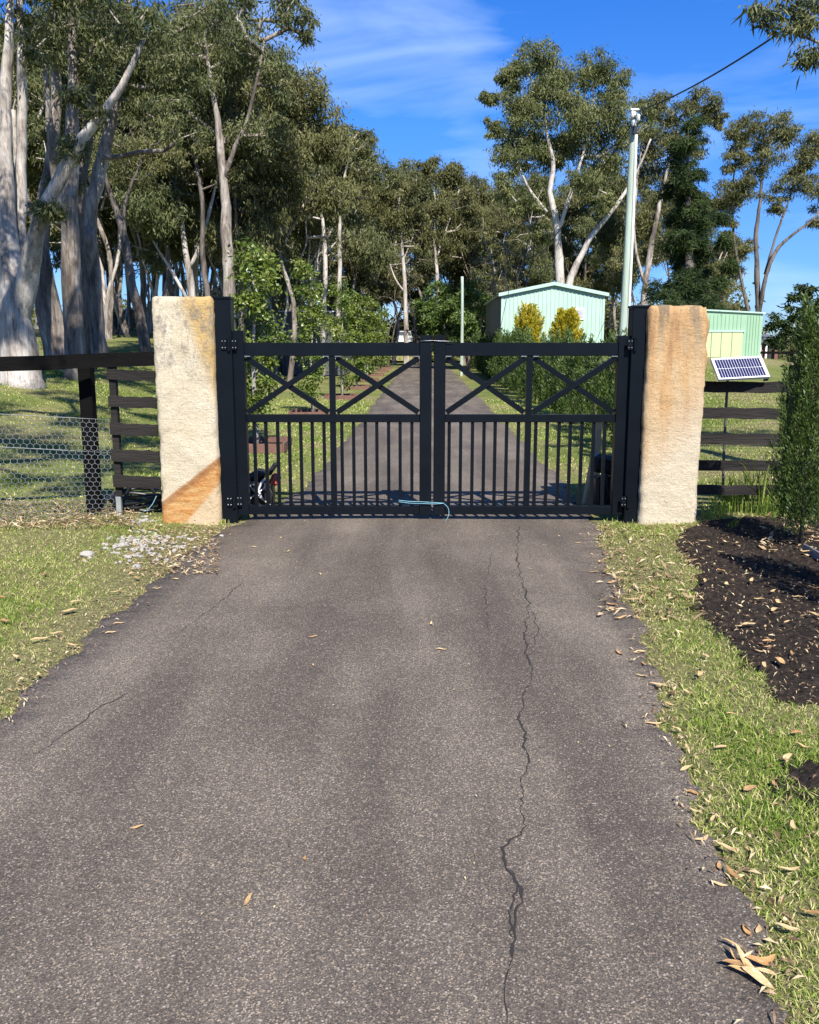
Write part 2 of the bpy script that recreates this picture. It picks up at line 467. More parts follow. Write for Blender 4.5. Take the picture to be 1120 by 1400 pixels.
        c = mixc(nt, math_('MULTIPLY', t, .85), c0.outputs[0], c1.outputs[0])
        top = band(math_('ADD', Z, math_('MULTIPLY', nz, 0.7)), 1.62, 2.05)
        gm = math_('MULTIPLY', band(nv.outputs[0], 0.46, 0.56), top)
        c = mixc(nt, math_('MULTIPLY', gm, 0.8), c, (0.15, 0.11, 0.075))
    gr = ramp(nt, [(0.30, (0.45, 0.42, 0.38)), (0.42, (0.93, 0.92, 0.9)), (0.5, (1, 1, 1)), (0.7, (1.1, 1.1, 1.1))]); L.new(nf.outputs[0], gr.inputs[0])
    c = mixc(nt, 0.8, c, gr.outputs[0], 'MULTIPLY')
    L.new(c, b.inputs['Base Color'])
    b.inputs['Roughness'].default_value = 0.9; b.inputs['Specular IOR Level'].default_value = 0.2
    nb = node(nt, 'ShaderNodeTexNoise', Scale=16.0, Detail=12, Roughness=0.82); L.new(P, nb.inputs['Vector'])
    bp = node(nt, 'ShaderNodeBump', Strength=0.9, Distance=0.03); L.new(nb.outputs[0], bp.inputs['Height'])
    mps = node(nt, 'ShaderNodeMapping'); mps.inputs['Scale'].default_value = (2.5, 2.5, 9.0); mps.inputs['Rotation'].default_value = (0, R(8), 0); L.new(P, mps.inputs[0])
    ns = node(nt, 'ShaderNodeTexNoise', Scale=3.2, Detail=10, Roughness=0.7, Distortion=0.7); L.new(mps.outputs[0], ns.inputs['Vector'])
    bs = node(nt, 'ShaderNodeBump', Strength=0.28, Distance=0.03); L.new(ns.outputs[0], bs.inputs['Height'])
    L.new(bp.outputs[0], bs.inputs['Normal']); L.new(bs.outputs[0], b.inputs['Normal'])
    return m

ASPH = mat_asphalt()
GROUND = mat_ground()
CRACK = M('crack_dark', (0.02, 0.017, 0.016), rough=0.95)
BARK_W = mat_bark('gum_bark_pale', (0.50, 0.46, 0.41), (0.33, 0.29, 0.25), (0.13, 0.105, 0.085), 1.6)
BARK_G = mat_bark('gum_bark_grey', (0.40, 0.36, 0.31), (0.20, 0.165, 0.135), (0.075, 0.06, 0.05), 2.0, bias=0.04)
BARK_D = mat_bark('gum_bark_dark', (0.16, 0.135, 0.115), (0.075, 0.062, 0.052), (0.035, 0.029, 0.025), 2.5)
BARK_P = mat_bark('pear_bark', (0.42, 0.38, 0.33), (0.25, 0.22, 0.19), (0.12, 0.1, 0.09), 6)
LEAF_G = leaf_mat('gum_leaf', (0.045, 0.058, 0.020), (0.105, 0.122, 0.045), (0.20, 0.20, 0.085), 0.5, .25, .28)
LEAF_O = leaf_mat('gum_leaf_olive', (0.055, 0.060, 0.021), (0.12, 0.124, 0.044), (0.21, 0.198, 0.082), 0.5, .25, .28)
LEAF_L = leaf_mat('gum_leaf_light', (0.055, 0.068, 0.023), (0.135, 0.152, 0.052), (0.25, 0.245, 0.10), 0.5, .28, .28)
LEAF_D = leaf_mat('pine_leaf', (0.014, 0.026, 0.010), (0.036, 0.060, 0.018), (0.085, 0.115, 0.032), 0.6, .2, .2)
LEAF_P = leaf_mat('pear_leaf', (0.05, 0.085, 0.012), (0.125, 0.175, 0.028), (0.25, 0.28, 0.06), 0.35, .3, .4)
LEAF_B = leaf_mat('bright_leaf', (0.05, 0.085, 0.012), (0.09, 0.145, 0.025), (0.15, 0.21, 0.05), 0.5, .3)
LEAF_C = leaf_mat('hedge_leaf', (0.03, 0.055, 0.01), (0.062, 0.105, 0.018), (0.115, 0.165, 0.035), 0.5, .25)
LEAF_Y = leaf_mat('golden_leaf', (0.17, 0.155, 0.012), (0.38, 0.32, 0.02), (0.58, 0.46, 0.04), 0.5, .3)
GRASSB = leaf_mat('grass_blade', (0.085, 0.165, 0.018), (0.27, 0.34, 0.055), (0.60, 0.53, 0.26), 0.6, .3, .25)
LITTER = leaf_mat('litter_leaf', (0.12, 0.07, 0.04), (0.34, 0.23, 0.12), (0.56, 0.46, 0.29), 0.6, .1, .3)
LEAF_DRY = M('dry_leaf', (0.66, 0.53, 0.30), (0.46, 0.31, 0.15), 9, 0.5, 0.3, 60, c3=(0.72, 0.62, 0.40))
_nt = LEAF_DRY.node_tree
_b = _nt.nodes['Principled BSDF']
_src = _b.inputs['Base Color'].links[0].from_socket
_oi = _nt.nodes.new('ShaderNodeObjectInfo')
_rp = ramp(_nt, [(0.0, (0.62, 0.46, 0.32)), (0.22, (0.98, 0.94, 0.85)), (0.85, (1.1, 1.08, 1.0)), (1.0, (0.78, 0.58, 0.38))])
_nt.links.new(_oi.outputs['Random'], _rp.inputs[0])
_nt.links.new(mixc(_nt, 1.0, _src, _rp.outputs[0], 'MULTIPLY'), _b.inputs['Base Color'])
STEEL = M('gate_powder_coat', (0.0035, 0.0050, 0.0075), (0.0050, 0.0070, 0.0100), 3, 0.32, 0.02, 90, spec=0.13)
BRIGHT = M('worn_steel', (0.35, 0.36, 0.37), (0.2, 0.2, 0.2), 40, 0.4, metallic=0.8)
FENCE = M('fence_black_stain', (0.012, 0.011, 0.0105), (0.030, 0.026, 0.023), 5, 0.75, 0.5, 40, (0.15, 1, 1), spec=0.15)
FENCE_D = M('fence_tar_black', (0.002, 0.002, 0.002), (0.005, 0.0045, 0.0045), 5, 0.85, 0.3, 40, (0.15, 1, 1), spec=0.1)
WIRE = M('galvanised_wire', (0.34, 0.36, 0.36), (0.2, 0.22, 0.22), 20, 0.5, metallic=0.5)
SHED_G = M('pale_green_steel', (0.35, 0.50, 0.405), (0.39, 0.54, 0.44), 1.2, 0.45, spec=0.4)
SHED_T = M('pale_green_trim', (0.39, 0.54, 0.45), (0.35, 0.49, 0.41), 2, 0.45)
SHED_M = M('mint_steel', (0.24, 0.39, 0.25), (0.28, 0.43, 0.285), 1.2, 0.5)
SHED_Y = M('lime_cream_door', (0.40, 0.45, 0.24), (0.44, 0.48, 0.27), 1.2, 0.5)
SHED_GREY = M('grey_steel', (0.075, 0.08, 0.085), (0.095, 0.1, 0.1), 2, 0.5)
DARKV = M('dark_interior', (0.02, 0.02, 0.02), rough=0.8)
SHED_SHADE = M('shaded_green_steel', (0.09, 0.11, 0.105), (0.07, 0.085, 0.08), 2, 0.5)  # pale green steel darkened for the shed's shaded left wall
WHITE = M('white_paint', (0.78, 0.78, 0.76), (0.7, 0.7, 0.68), 3, 0.5)
GLASS = M('window_glass', (0.05, 0.06, 0.07), (0.1, 0.12, 0.14), 1.5, 0.08, spec=0.8)
BRICK = M('sunlit_orange_brick', (0.42, 0.20, 0.10), (0.34, 0.15, 0.075), 9, 0.85, 0.3, 50)  # house brick in its lit tone, for the wall catching the sun
BRICK_D = M('dark_brick', (0.17, 0.085, 0.06), (0.12, 0.06, 0.045), 9, 0.85, 0.3, 50)  # shade put into the house brick's colour; also the far building's dark wall
TILE = M('grey_roof', (0.09, 0.09, 0.1), (0.12, 0.12, 0.13), 4, 0.6)
ROOFW = M('pale_roof', (0.62, 0.64, 0.66), (0.55, 0.57, 0.6), 3, 0.4)
POLE = M('weathered_pole', (0.40, 0.49, 0.40), (0.30, 0.36, 0.29), 3, 0.75, 0.4, 40, (1, 1, 0.1), c3=(0.48, 0.55, 0.46))
CONDUIT = M('white_conduit', (0.66, 0.68, 0.64), (0.55, 0.57, 0.53), 6, 0.5)
PORC = M('porcelain', (0.6, 0.6, 0.58), (0.4, 0.4, 0.38), 20, 0.25)
BLACKP = M('black_plastic', (0.012, 0.012, 0.013), (0.02, 0.02, 0.02), 8, 0.35)
BLACKW = M('black_cable', (0.012, 0.012, 0.012), rough=0.6)
REDP = M('faded_red_plastic', (0.50, 0.10, 0.07), (0.4, 0.07, 0.05), 6, 0.4)
ROPE = M('blue_rope', (0.09, 0.26, 0.34), (0.22, 0.40, 0.46), 60, 0.7, 0.3, 120)
TIMBER = M('pale_timber', (0.60, 0.40, 0.22), (0.48, 0.30, 0.15), 5, 0.75, 0.3, 60, (1, 1, 0.12))
RUST = M('rust_edging', (0.17, 0.085, 0.055), (0.11, 0.055, 0.04), 8, 0.8, 0.3, 40)
MULCH = M('dark_mulch', (0.010, 0.0075, 0.006), (0.028, 0.021, 0.016), 22, 0.95, 1.0, 55, c3=(0.06, 0.045, 0.034), spec=.15)
CELL = M('solar_cell', (0.012, 0.012, 0.05), (0.018, 0.016, 0.065), 4, 0.25, spec=0.6)
PBACK = M('panel_back_sheet', (0.70, 0.72, 0.76), rough=0.4)
ALU = M('aluminium_frame', (0.72, 0.73, 0.74), (0.66, 0.67, 0.68), 10, 0.4, metallic=0.2)
ALU_D = M('dull_galvanised', (0.30, 0.31, 0.30), (0.22, 0.23, 0.22), 12, 0.6, metallic=0.2)
STONE = M('white_rubble', (0.50, 0.47, 0.42), (0.36, 0.33, 0.29), 12, 0.9, 0.6, 40)
CARW = M('car_white', (0.75, 0.76, 0.77), (0.72, 0.73, 0.74), 1, 0.25)
SAND_L = mat_sandstone('sandstone_cream', True)
SAND_R = mat_sandstone('sandstone_ochre', False)

# ------------------------------------------------------------------ ground
def axis(vals):
    return np.unique(np.concatenate([np.arange(a, b, s) for a, b, s in vals]))
xs = axis([(-400, -60, 20), (-60, -14, 2), (-14, -5, .5), (-5, 6, .2), (6, 16, .5), (16, 60, 2), (60, 420, 20)])
ys = axis([(-30, -2, 2), (-2, 14, .2), (14, 40, .6), (40, 120, 2), (120, 800, 30)])
gx, gy = np.meshgrid(xs, ys)
gz = H(gx, gy)
off = np.maximum(road_l(gy) - gx, gx - road_r(gy))
gz = gz - 0.03 * (1 - sstep((off + 0.25) / 0.3))
nx = len(xs); ny = len(ys)
i = (np.arange(ny - 1)[:, None] * nx + np.arange(nx - 1)[None]).ravel()
ground = part('ground', np.stack([gx, gy, gz], -1).reshape(-1, 3), np.stack([i, i + 1, i + nx + 1, i + nx], -1), GROUND, smooth=True)
tag(ground, 'patchy green and straw coloured grass ground on both sides of the driveway', 'ground', kind='structure')

# driveway sheet with a broken edge and a skirt
yr = axis([(-12, 0, .5), (0, 11, .03), (11, 30, .3), (30, 95, 1.0)])
ncol = 14
rows = []
for y in yr:
    l, r = float(road_l(y)), float(road_r(y))
    u = np.linspace(0, 1, ncol)
    x = l + (r - l) * u
    z = 0.012 + 0.008 * np.sin(np.pi * u) + 0.004 * np.sin(x * 2.3 + y * 1.1)
    rr = np.stack([np.r_[l - .015, x, r + .015], np.full(ncol + 2, y), np.r_[-0.03, z, -0.03]], -1)
    rows.append(rr)
rv = np.concatenate(rows)
k = ncol + 2
i = (np.arange(len(yr) - 1)[:, None] * k + np.arange(k - 1)[None]).ravel()
driveway = part('driveway', rv, np.stack([i, i + 1, i + k + 1, i + k], -1), ASPH, smooth=True)
tag(driveway, 'worn brown grey asphalt driveway running through the gate with long cracks', 'driveway', kind='structure')
def road_z(x, y):
    l, r = road_l(y), road_r(y)
    u = np.clip((x - l) / (r - l), 0, 1)
    return 0.012 + 0.008 * np.sin(np.pi * u) + 0.004 * np.sin(x * 2.3 + y * 1.1)
def zsurf(x, y):
    inside = (x > road_l(y)) & (x < road_r(y))
    return np.where(inside, road_z(x, y), H(x, y))

def crack(pts, w0):
    P = np.array([g(px, py)[:2] for px, py in pts])
    Q = catmull(np.c_[P, np.zeros(len(P))], 0.02)[:, :2]
    n = len(Q)
    Q = Q + rng.normal(0, 0.0045, Q.shape) + 0.008 * np.stack([np.sin(np.arange(n) * .5), np.zeros(n)], -1)
    T = np.gradient(Q, axis=0); T /= np.linalg.norm(T, axis=1)[:, None] + 1e-9
    Nn = np.stack([-T[:, 1], T[:, 0]], -1)
    w = w0 * np.abs(0.55 + 0.45 * np.sin(np.arange(n) * .13) + rng.normal(0, .35, n)) + 0.0006
    w[0] = w[-1] = 0.0004
    A = Q + Nn * w[:, None]; B = Q - Nn * w[:, None]
    za = road_z(A[:, 0], A[:, 1]) + 0.0025; zb = road_z(B[:, 0], B[:, 1]) + 0.0025
    V = np.stack([np.c_[A, za], np.c_[B, zb]], 1).reshape(-1, 3)
    i = np.arange(n - 1) * 2
    part('crack', V, np.stack([i, i + 1, i + 3, i + 2], -1), CRACK, driveway)
main = [(710, 722), (707, 760), (712, 790), (722, 830), (718, 870), (722, 905), (728, 925), (715, 960), (712, 990), (718, 1020), (722, 1050), (712, 1080), (715, 1110), (718, 1130), (703, 1150), (690, 1165), (692, 1185), (700, 1205), (712, 1230), (708, 1260), (700, 1300), (697, 1340), (692, 1370), (689, 1410)]
crack(main, 0.0042)
crack([(700, 1195), (704, 1220), (700, 1250), (697, 1290)], 0.002)
crack([(727, 840), (735, 865), (728, 890), (722, 905)], 0.0016)
crack([(330, 800), (300, 828), (270, 850), (248, 868)], 0.0022)
crack([(175, 952), (130, 978), (85, 1012), (40, 1040)], 0.0022)
crack([(672, 760), (664, 810), (668, 870)], 0.0013)

# mulch bed
def poly_sd(x, y, poly):
    p = np.asarray(poly); q = np.roll(p, -1, 0)
    d = np.full(x.shape, 1e9); ins = np.zeros(x.shape, bool)
    for (x0, y0), (x1, y1) in zip(p, q):
        ex, ey = x1 - x0, y1 - y0
        t = np.clip(((x - x0) * ex + (y - y0) * ey) / (ex * ex + ey * ey + 1e-12), 0, 1)
        d = np.minimum(d, np.hypot(x - x0 - t * ex, y - y0 - t * ey))
        c = ((y0 > y) != (y1 > y)) & (x < (x1 - x0) * (y - y0) / (y1 - y0 + 1e-12) + x0)
        ins ^= c
    return np.where(ins, d, -d)
BED = [g(*p)[:2] for p in [(930, 728), (968, 716), (1040, 712), (1160, 715), (1330, 800), (1300, 990), (1130, 968), (1062, 958), (1030, 920), (985, 872), (948, 835), (955, 790), (925, 752)]]
BED2 = [g(*p)[:2] for p in [(1040, 1062), (1075, 1040), (1125, 1032), (1190, 1050), (1200, 1105), (1120, 1112), (1070, 1095)]]
def bed(poly, hgt):
    poly = np.array(poly)
    lo, hi = poly.min(0) - .1, poly.max(0) + .1
    X, Y = np.meshgrid(np.arange(lo[0], hi[0], .03), np.arange(lo[1], hi[1], .03))
    d = poly_sd(X, Y, poly) + 0.02 * np.sin(X * 53 + 3 * np.sin(Y * 41)) + 0.03 * np.sin(X * 19 + 2 * np.sin(Y * 13)) + 0.02 * np.sin(Y * 37)
    Z = H(X, Y) + np.minimum(hgt, d * .3) + np.where(d > 0.02, 1, 0) * rng.normal(0.002, 0.005, X.shape)
    nx_ = X.shape[1]
    i = (np.arange(X.shape[0] - 1)[:, None] * nx_ + np.arange(nx_ - 1)[None]).ravel()
    Fq = np.stack([i, i + 1, i + nx_ + 1, i + nx_], -1)
    keep = (d.ravel()[Fq] > -0.06).all(1)
    o = part('mulch_bed', np.stack([X, Y, Z], -1).reshape(-1, 3), Fq[keep], MULCH, smooth=False)
    return o
tag(bed(BED, .022), 'dark soil and mulch garden bed beside the ochre stone pillar', 'garden bed', kind='structure')
tag(bed(BED2, .008), 'small bare dark soil patch in the grass verge', 'soil patch', kind='structure')
def in_bed(x, y):
    return (poly_sd(x, y, BED) > 0.03) | (poly_sd(x, y, BED2) > 0.09)

# ------------------------------------------------------------------ stone pillars
def pillar(px0, px1, ytop, yfront, depth, mat, label, seed, leanx=0.0, top_chip=0.0):
    a = at(px0, 560, yfront); b = at(px1, 560, yfront)
    ztop = at((px0 + px1) / 2, ytop, yfront)[2]
    w = b[0] - a[0]; cx = (a[0] + b[0]) / 2; cy = yfront + depth / 2
    bm = bmesh.new()
    nxx, nyy, nzz = 16, 12, 52
    def surf(u, v, wz):
        x = (u - .5) * w; y = (v - .5) * depth; z = wz * (ztop + .05) - .05
        # rounded corners
        cr = 0.010
        dx = abs(x) - (w / 2 - cr); dy = abs(y) - (depth / 2 - cr); dz = z - (ztop - cr)
        ax, ay, az = max(dx, 0), max(dy, 0), max(dz, 0)
        l = math.sqrt(ax * ax + ay * ay + az * az)
        if l > cr:
            f = cr / l
            if dx > 0: x = math.copysign(w / 2 - cr + ax * f, x)
            if dy > 0: y = math.copysign(depth / 2 - cr + ay * f, y)
            if dz > 0: z = ztop - cr + az * f
        p = Vector((x + seed * 3.1, y, z))
        n1 = mnoise.fractal(p * 3.0, 1.0, 2.0, 4)
        n2 = mnoise.fractal(p * 11.0, 0.9, 2.1, 5)
        edge = 1.0 if (ax > 0 and ay > 0) or (az > 0 and (ax > 0 or ay > 0)) else 0.0
        s = 0.010 * n1 + 0.008 * n2 - edge * 0.012 * (0.5 + abs(n2) * 1.5)
        d = Vector((x / (w / 2), y / (depth / 2), 0))
        m = max(abs(d.x), abs(d.y))
        nn = Vector((math.copysign(1, x) if abs(d.x) > .93 * m else 0, math.copysign(1, y) if abs(d.y) > .93 * m else 0, 1 if z > ztop - .02 else 0))
        q = Vector((x, y, z)) + nn * s
        if top_chip and x > w / 2 - .07 and z > ztop - .6:
            q.x -= top_chip * (0.5 + .5 * math.sin(z * 9)) * max(0, (z - ztop + .35) / .35)
            q.x += .012 * math.sin(z * 21)
        return q
    cache = {}
    def vert(i, j, kz):
        key = (i, j, kz)
        if key not in cache:
            cache[key] = bm.verts.new(surf(i / nxx, j / nyy, kz / nzz))
        return cache[key]
    def quad(*ks): bm.faces.new([vert(*q) for q in ks])
    for kz in range(nzz):
        for i_ in range(nxx):
            quad((i_, 0, kz), (i_ + 1, 0, kz), (i_ + 1, 0, kz + 1), (i_, 0, kz + 1))
            quad((i_ + 1, nyy, kz), (i_, nyy, kz), (i_, nyy, kz + 1), (i_ + 1, nyy, kz + 1))
        for j_ in range(nyy):
            quad((0, j_ + 1, kz), (0, j_, kz), (0, j_, kz + 1), (0, j_ + 1, kz + 1))
            quad((nxx, j_, kz), (nxx, j_ + 1, kz), (nxx, j_ + 1, kz + 1), (nxx, j_, kz + 1))
    for i_ in range(nxx):
        for j_ in range(nyy):
            quad((i_, j_, nzz), (i_ + 1, j_, nzz), (i_ + 1, j_ + 1, nzz), (i_, j_ + 1, nzz))
    o = bm_obj('stone_pillar', bm, mat, None, smooth=True)
    o.location = (cx, cy, 0)
    return tag(o, label, 'stone pillar', 'sandstone gate pillars')
pillar(213.5, 295, 405, 7.68, .52, SAND_L, 'cream sandstone pillar with grey lichen and rusty diagonal band at its foot', 1.0)
pillar(882, 963, 417, 7.68, .52, SAND_R, 'ochre sandstone pillar with dark stained top beside the solar panel', 2.0, top_chip=.03)

# ------------------------------------------------------------------ gate posts and leaves
GY = 7.86
def px_x(px, py=580, Y=GY): return at(px, py, Y)[0]
def px_z(py, Y=GY): return at(560, py, Y)[2]
def gate_post(px0, px1, ytop, label):
    x0, x1 = px_x(px0, 580, 7.76), px_x(px1, 580, 7.76)
    zt = px_z(ytop, 7.76)
    root = thing('gate_post', ((x0 + x1) / 2, 7.85, 0), label, 'gate post', 'steel gate posts')
    box2('shaft', (x0, 7.76, -.05), (x1, 7.76 + (x1 - x0), zt - .012), STEEL, root, .006)
    box2('cap', (x0 - .006, 7.754, zt - .012), (x1 + .006, 7.766 + (x1 - x0), zt + .012), STEEL, root, .005)
    return root
post_l = gate_post(296, 320.5, 407, 'black square steel gate post against the cream stone pillar')
post_r = gate_post(859, 883.5, 419, 'black square steel gate post against the ochre stone pillar')

def bar(name, p, q, w, d, mat, parent):
    """flat bar from p to q in the gate plane"""
    p = Vector(p); q = Vector(q)
    v = q - p
    ang = math.atan2(v.z, v.x)
    from mathutils import Matrix
    return box(name, (p + q) / 2, (v.length, d, w), mat, parent, .002, Matrix.Rotation(-ang, 3, 'Y'))
def hinge(x, z, root):
    bm = bmesh.new()
    y = 7.752
    bm_box(bm, (x - .045, y, z), (.05, .012, .1), .002)
    bm_box(bm, (x + .045, y + .03, z), (.05, .012, .1), .002)
    bmesh.ops.create_cone(bm, cap_ends=True, segments=12, radius1=.016, radius2=.016, depth=.12,
                          matrix=__import__('mathutils').Matrix.Translation((x, y - .004, z)))
    h = bm_obj('hinge', bm, STEEL, root)
    for dx, dy in ((-.045, 0), (.045, .03)):
        for dz in (-.03, .03):
            for sx in (-.014, .014):
                bm = bmesh.new()
                bmesh.ops.create_uvsphere(bm, u_segments=8, v_segments=5, radius=.007)
                bmesh.ops.translate(bm, verts=bm.verts, vec=(x + dx + sx, y + dy - .008, z + dz))
                bm_obj('bolt', bm, BRIGHT, h)
def gate_leaf(o0, o1, m0, m1, i0, i1, yo_top, yi_top, bars, label, outer_left):
    """pixel columns: outer stile o0..o1, middle m0..m1, inner stile i0..i1"""
    X = lambda p: px_x(p)
    xo0, xo1, xm0, xm1, xi0, xi1 = map(X, (o0, o1, m0, m1, i0, i1))
    zb = .068
    root = thing('gate_leaf', ((xo0 + xi1) / 2 if outer_left else (xi0 + xo1) / 2, GY, 0), label, 'gate', 'leaves of the driveway gate')
    ya, yb = GY - .04, GY + .04
    zt_o, zt_i = px_z(yo_top), px_z(yi_top)
    z_top1, z_top0 = px_z(468.5), px_z(486.5)
    z_mid1, z_mid0 = px_z(566.5), px_z(577)
    z_bot1 = px_z(691)
    box2('stile', (xo0, ya - .01, zb), (xo1, yb + .01, zt_o), STEEL, root, .004)
    box2('stile', (xi0, ya - .01, zb), (xi1, yb + .01, zt_i), STEEL, root, .004)
    a, b = (xo1, xi0) if outer_left else (xi1, xo0)
    box2('top_rail', (a, ya + .005, z_top0), (b, yb - .005, z_top1), STEEL, root, .003)
    box2('middle_rail', (a, ya + .008, z_mid0), (b, yb - .008, z_mid1), STEEL, root, .003)
    box2('bottom_rail', (a, ya + .005, zb + .004), (b, yb - .005, z_bot1), STEEL, root, .003)
    box2('mullion', (xm0, ya + .012, z_mid1), (xm1, yb - .012, z_top0), STEEL, root, .002)
    box2('mullion', (xm0, ya + .014, z_bot1), (xm1, yb - .014, z_mid0), STEEL, root, .002)
    for (l, r) in ((a, xm0), (xm1, b)):
        e = .012
        bar('brace', (l + e, GY - .008, z_mid1 + .02), (r - e, GY - .008, z_top0 - .02), .052, .03, STEEL, root)
        bar('brace', (l + e, GY + .008, z_top0 - .02), (r - e, GY + .008, z_mid1 + .02), .052, .03, STEEL, root)
        for xx, s in ((l, 1), (r, -1)):
            box2('weld_plate', (min(xx + s * .002, xx + s * .055), ya + .002, z_top0 - .008), (max(xx + s * .002, xx + s * .055), ya + .02, z_top0 + .001), BRIGHT, root)
    for p in bars:
        x = X(p)
        box2('bar', (x - .0155, GY - .0155, z_bot1), (x + .0155, GY + .0155, z_mid0), STEEL, root, .002)
    hx = xo0 - .006 if outer_left else xo1 + .006
    hinge(hx, px_z(471), root); hinge(hx, px_z(683), root)
    return root
bars_l = [280 + v / 3.294 for v in (223, 275, 328, 380, 432, 484, 537, 617, 670, 723, 775, 828, 880, 933)]
bars_r = [560 + v / 3.294 for v in (179, 231, 284, 336, 386, 438, 491, 569, 621, 674, 725, 777, 830, 880)]
leaf_l = gate_leaf(320.8, 338, 451.5, 459.5, 573.8, 590, 452, 458, bars_l, 'left opening black steel gate leaf hinged on the post by the cream pillar', True)
leaf_r = gate_leaf(840, 858.6, 718, 726, 593, 608.5, 459, 458, bars_r, 'right opening black steel gate leaf hinged on the post by the ochre pillar', False)

# rope and wire ties on the gate
yf = GY - .062
def gp(px, py, dy=0.0): return at(px, py, yf + dy)
rope = thing('rope_tie', gp(590, 687), 'light blue rope tying the two gate leaves together at the bottom', 'rope')
cable('loop', [gp(545, 684), gp(560, 685.5, .0), gp(575, 686), gp(592, 687, -.01), gp(607, 688)], .0035, ROPE, rope, .03)
cable('loop', [gp(545, 686), gp(562, 688, .0), gp(580, 688.5, -.005), gp(595, 689, -.01), gp(607, 688)], .0032, ROPE, rope, .03)
cable('tail', [gp(606, 688), gp(612, 693, -.01), gp(614, 701, -.02), gp(611, 710, -.03), gp(604, 718, -.04)], .0032, ROPE, rope, .02)
tw = thing('wire_tie', gp(591, 466), 'thin wire loop holding the tops of the gate leaves together', 'wire')
cable('strand', [gp(574, 466.5), gp(582, 465.7), gp(591, 465.5, -.004), gp(600, 466, 0), gp(621, 466.8)], .003, BRIGHT, tw, .05)
cable('drop_bolt', [gp(589.7, 462, .05), gp(590.5, 470, .05), gp(590.8, 482, .05)], .004, BRIGHT, tw, .05)

# ------------------------------------------------------------------ left fence
def rail_obj(name, p0, p1, h, d, mat, parent):
    p0 = np.array(p0); p1 = np.array(p1)
    n = 10
    t = np.linspace(0, 1, n)[:, None]
    C = p0 + (p1 - p0) * t
    C[:, 2] += rng.normal(0, .003, n)
    dirv = p1 - p0; s = np.array((-dirv[1], dirv[0], 0)); s /= np.linalg.norm(s) + 1e-9
    V = np.stack([C - s * d / 2 + (0, 0, -h / 2), C + s * d / 2 + (0, 0, -h / 2), C + s * d / 2 + (0, 0, h / 2), C - s * d / 2 + (0, 0, h / 2)], 1).reshape(-1, 3)
    i = np.arange(n - 1)[:, None] * 4; j = np.arange(4)[None]; j2 = (j + 1) % 4
    Fq = np.stack([i + j, i + j2, i + 4 + j2, i + 4 + j], -1).reshape(-1, 4)
    Fq = np.vstack([Fq, [(3, 2, 1, 0)], [(4 * n - 4, 4 * n - 3, 4 * n - 2, 4 * n - 1)]])
    return part(name, V, Fq, mat, parent)
def netting(name, p0, p1, z0a, z1a, cell, r, mat, parent, z0b=None, z1b=None):
    """hexagonal wire netting between two ground points"""
    z0b = z0a if z0b is None else z0b; z1b = z1a if z1b is None else z1b
    p0 = np.array(p0, float); p1 = np.array(p1, float)
    Lh = np.linalg.norm(p1 - p0); Hh = max(z1a - z0a, z1b - z0b)
    A, B = [], []
    dx = cell; dy = cell * .866
    nr = int(Hh / (dy)) + 1; nc = int(Lh / dx) + 1
    for rr in range(nr):
        for cc in range(nc):
            ox = cc * dx + (dx / 2 if rr % 2 else 0); oz = rr * dy
            a_ = (ox, oz); b_ = (ox + dx / 2, oz + dy * .35); c_ = (ox + dx, oz); d_ = (ox + dx / 2, oz + dy)
            A += [a_, b_, b_]; B += [b_, c_, d_]
    A = np.array(A); B = np.array(B)
    ok = (A[:, 0] < Lh) & (B[:, 0] < Lh) & (A[:, 1] < Hh) & (B[:, 1] < Hh)
    A, B = A[ok], B[ok]
    def w3(q):
        u = q[:, 0] / Lh; v = q[:, 1] / Hh
        zz = (z0a + (z0b - z0a) * u) * (1 - v) + (z1a + (z1b - z1a) * u) * v
        xy = p0[None] + (p1 - p0)[None] * u[:, None]
        wob = .012 * np.sin(q[:, 0] * 5 + 3 * q[:, 1]) + .01 * np.sin(q[:, 1] * 9)
        return np.c_[xy[:, 0], xy[:, 1] + wob, zz]
    A3, B3 = w3(A), w3(B)
    V, Fq = seg_tubes(A3, B3, np.full(len(A3), r), np.full(len(A3), r), 3)
    return tag(part(name, V, Fq, mat, parent), kind='stuff')

YF = 7.98
panel = thing('fence_panel', (at(158, 600, YF)[0], YF, 0), 'short black five rail timber fence panel joined to the cream pillar', 'fence')
xa = at(151, 560, YF)[0]; xb = at(216, 560, YF)[0]
for k_, (ya_, yb_) in enumerate([(506, 520), (542, 557), (579, 595), (615, 631), (650, 666)]):
    za, zb_ = px_z(yb_, YF), px_z(ya_, YF)
    rail_obj('rail', (xa, YF - .035, (za + zb_) / 2 + .01), (xb, YF - .035, (za + zb_) / 2 - .01), zb_ - za, .028, FENCE, panel)
x0 = at(152, 560, YF)[0]; x1 = at(161, 560, YF)[0]
box2('post', (x0, YF - .02, px_z(678, YF)), (x1, YF + .05, px_z(484, YF)), FENCE, panel, .003)
x0 = at(159, 690, YF)[0]; x1 = at(166, 690, YF)[0]
box2('metal_stub', (x0, YF - .012, -.1), (x1, YF + .03, px_z(677, YF)), ALU_D, panel, .003)
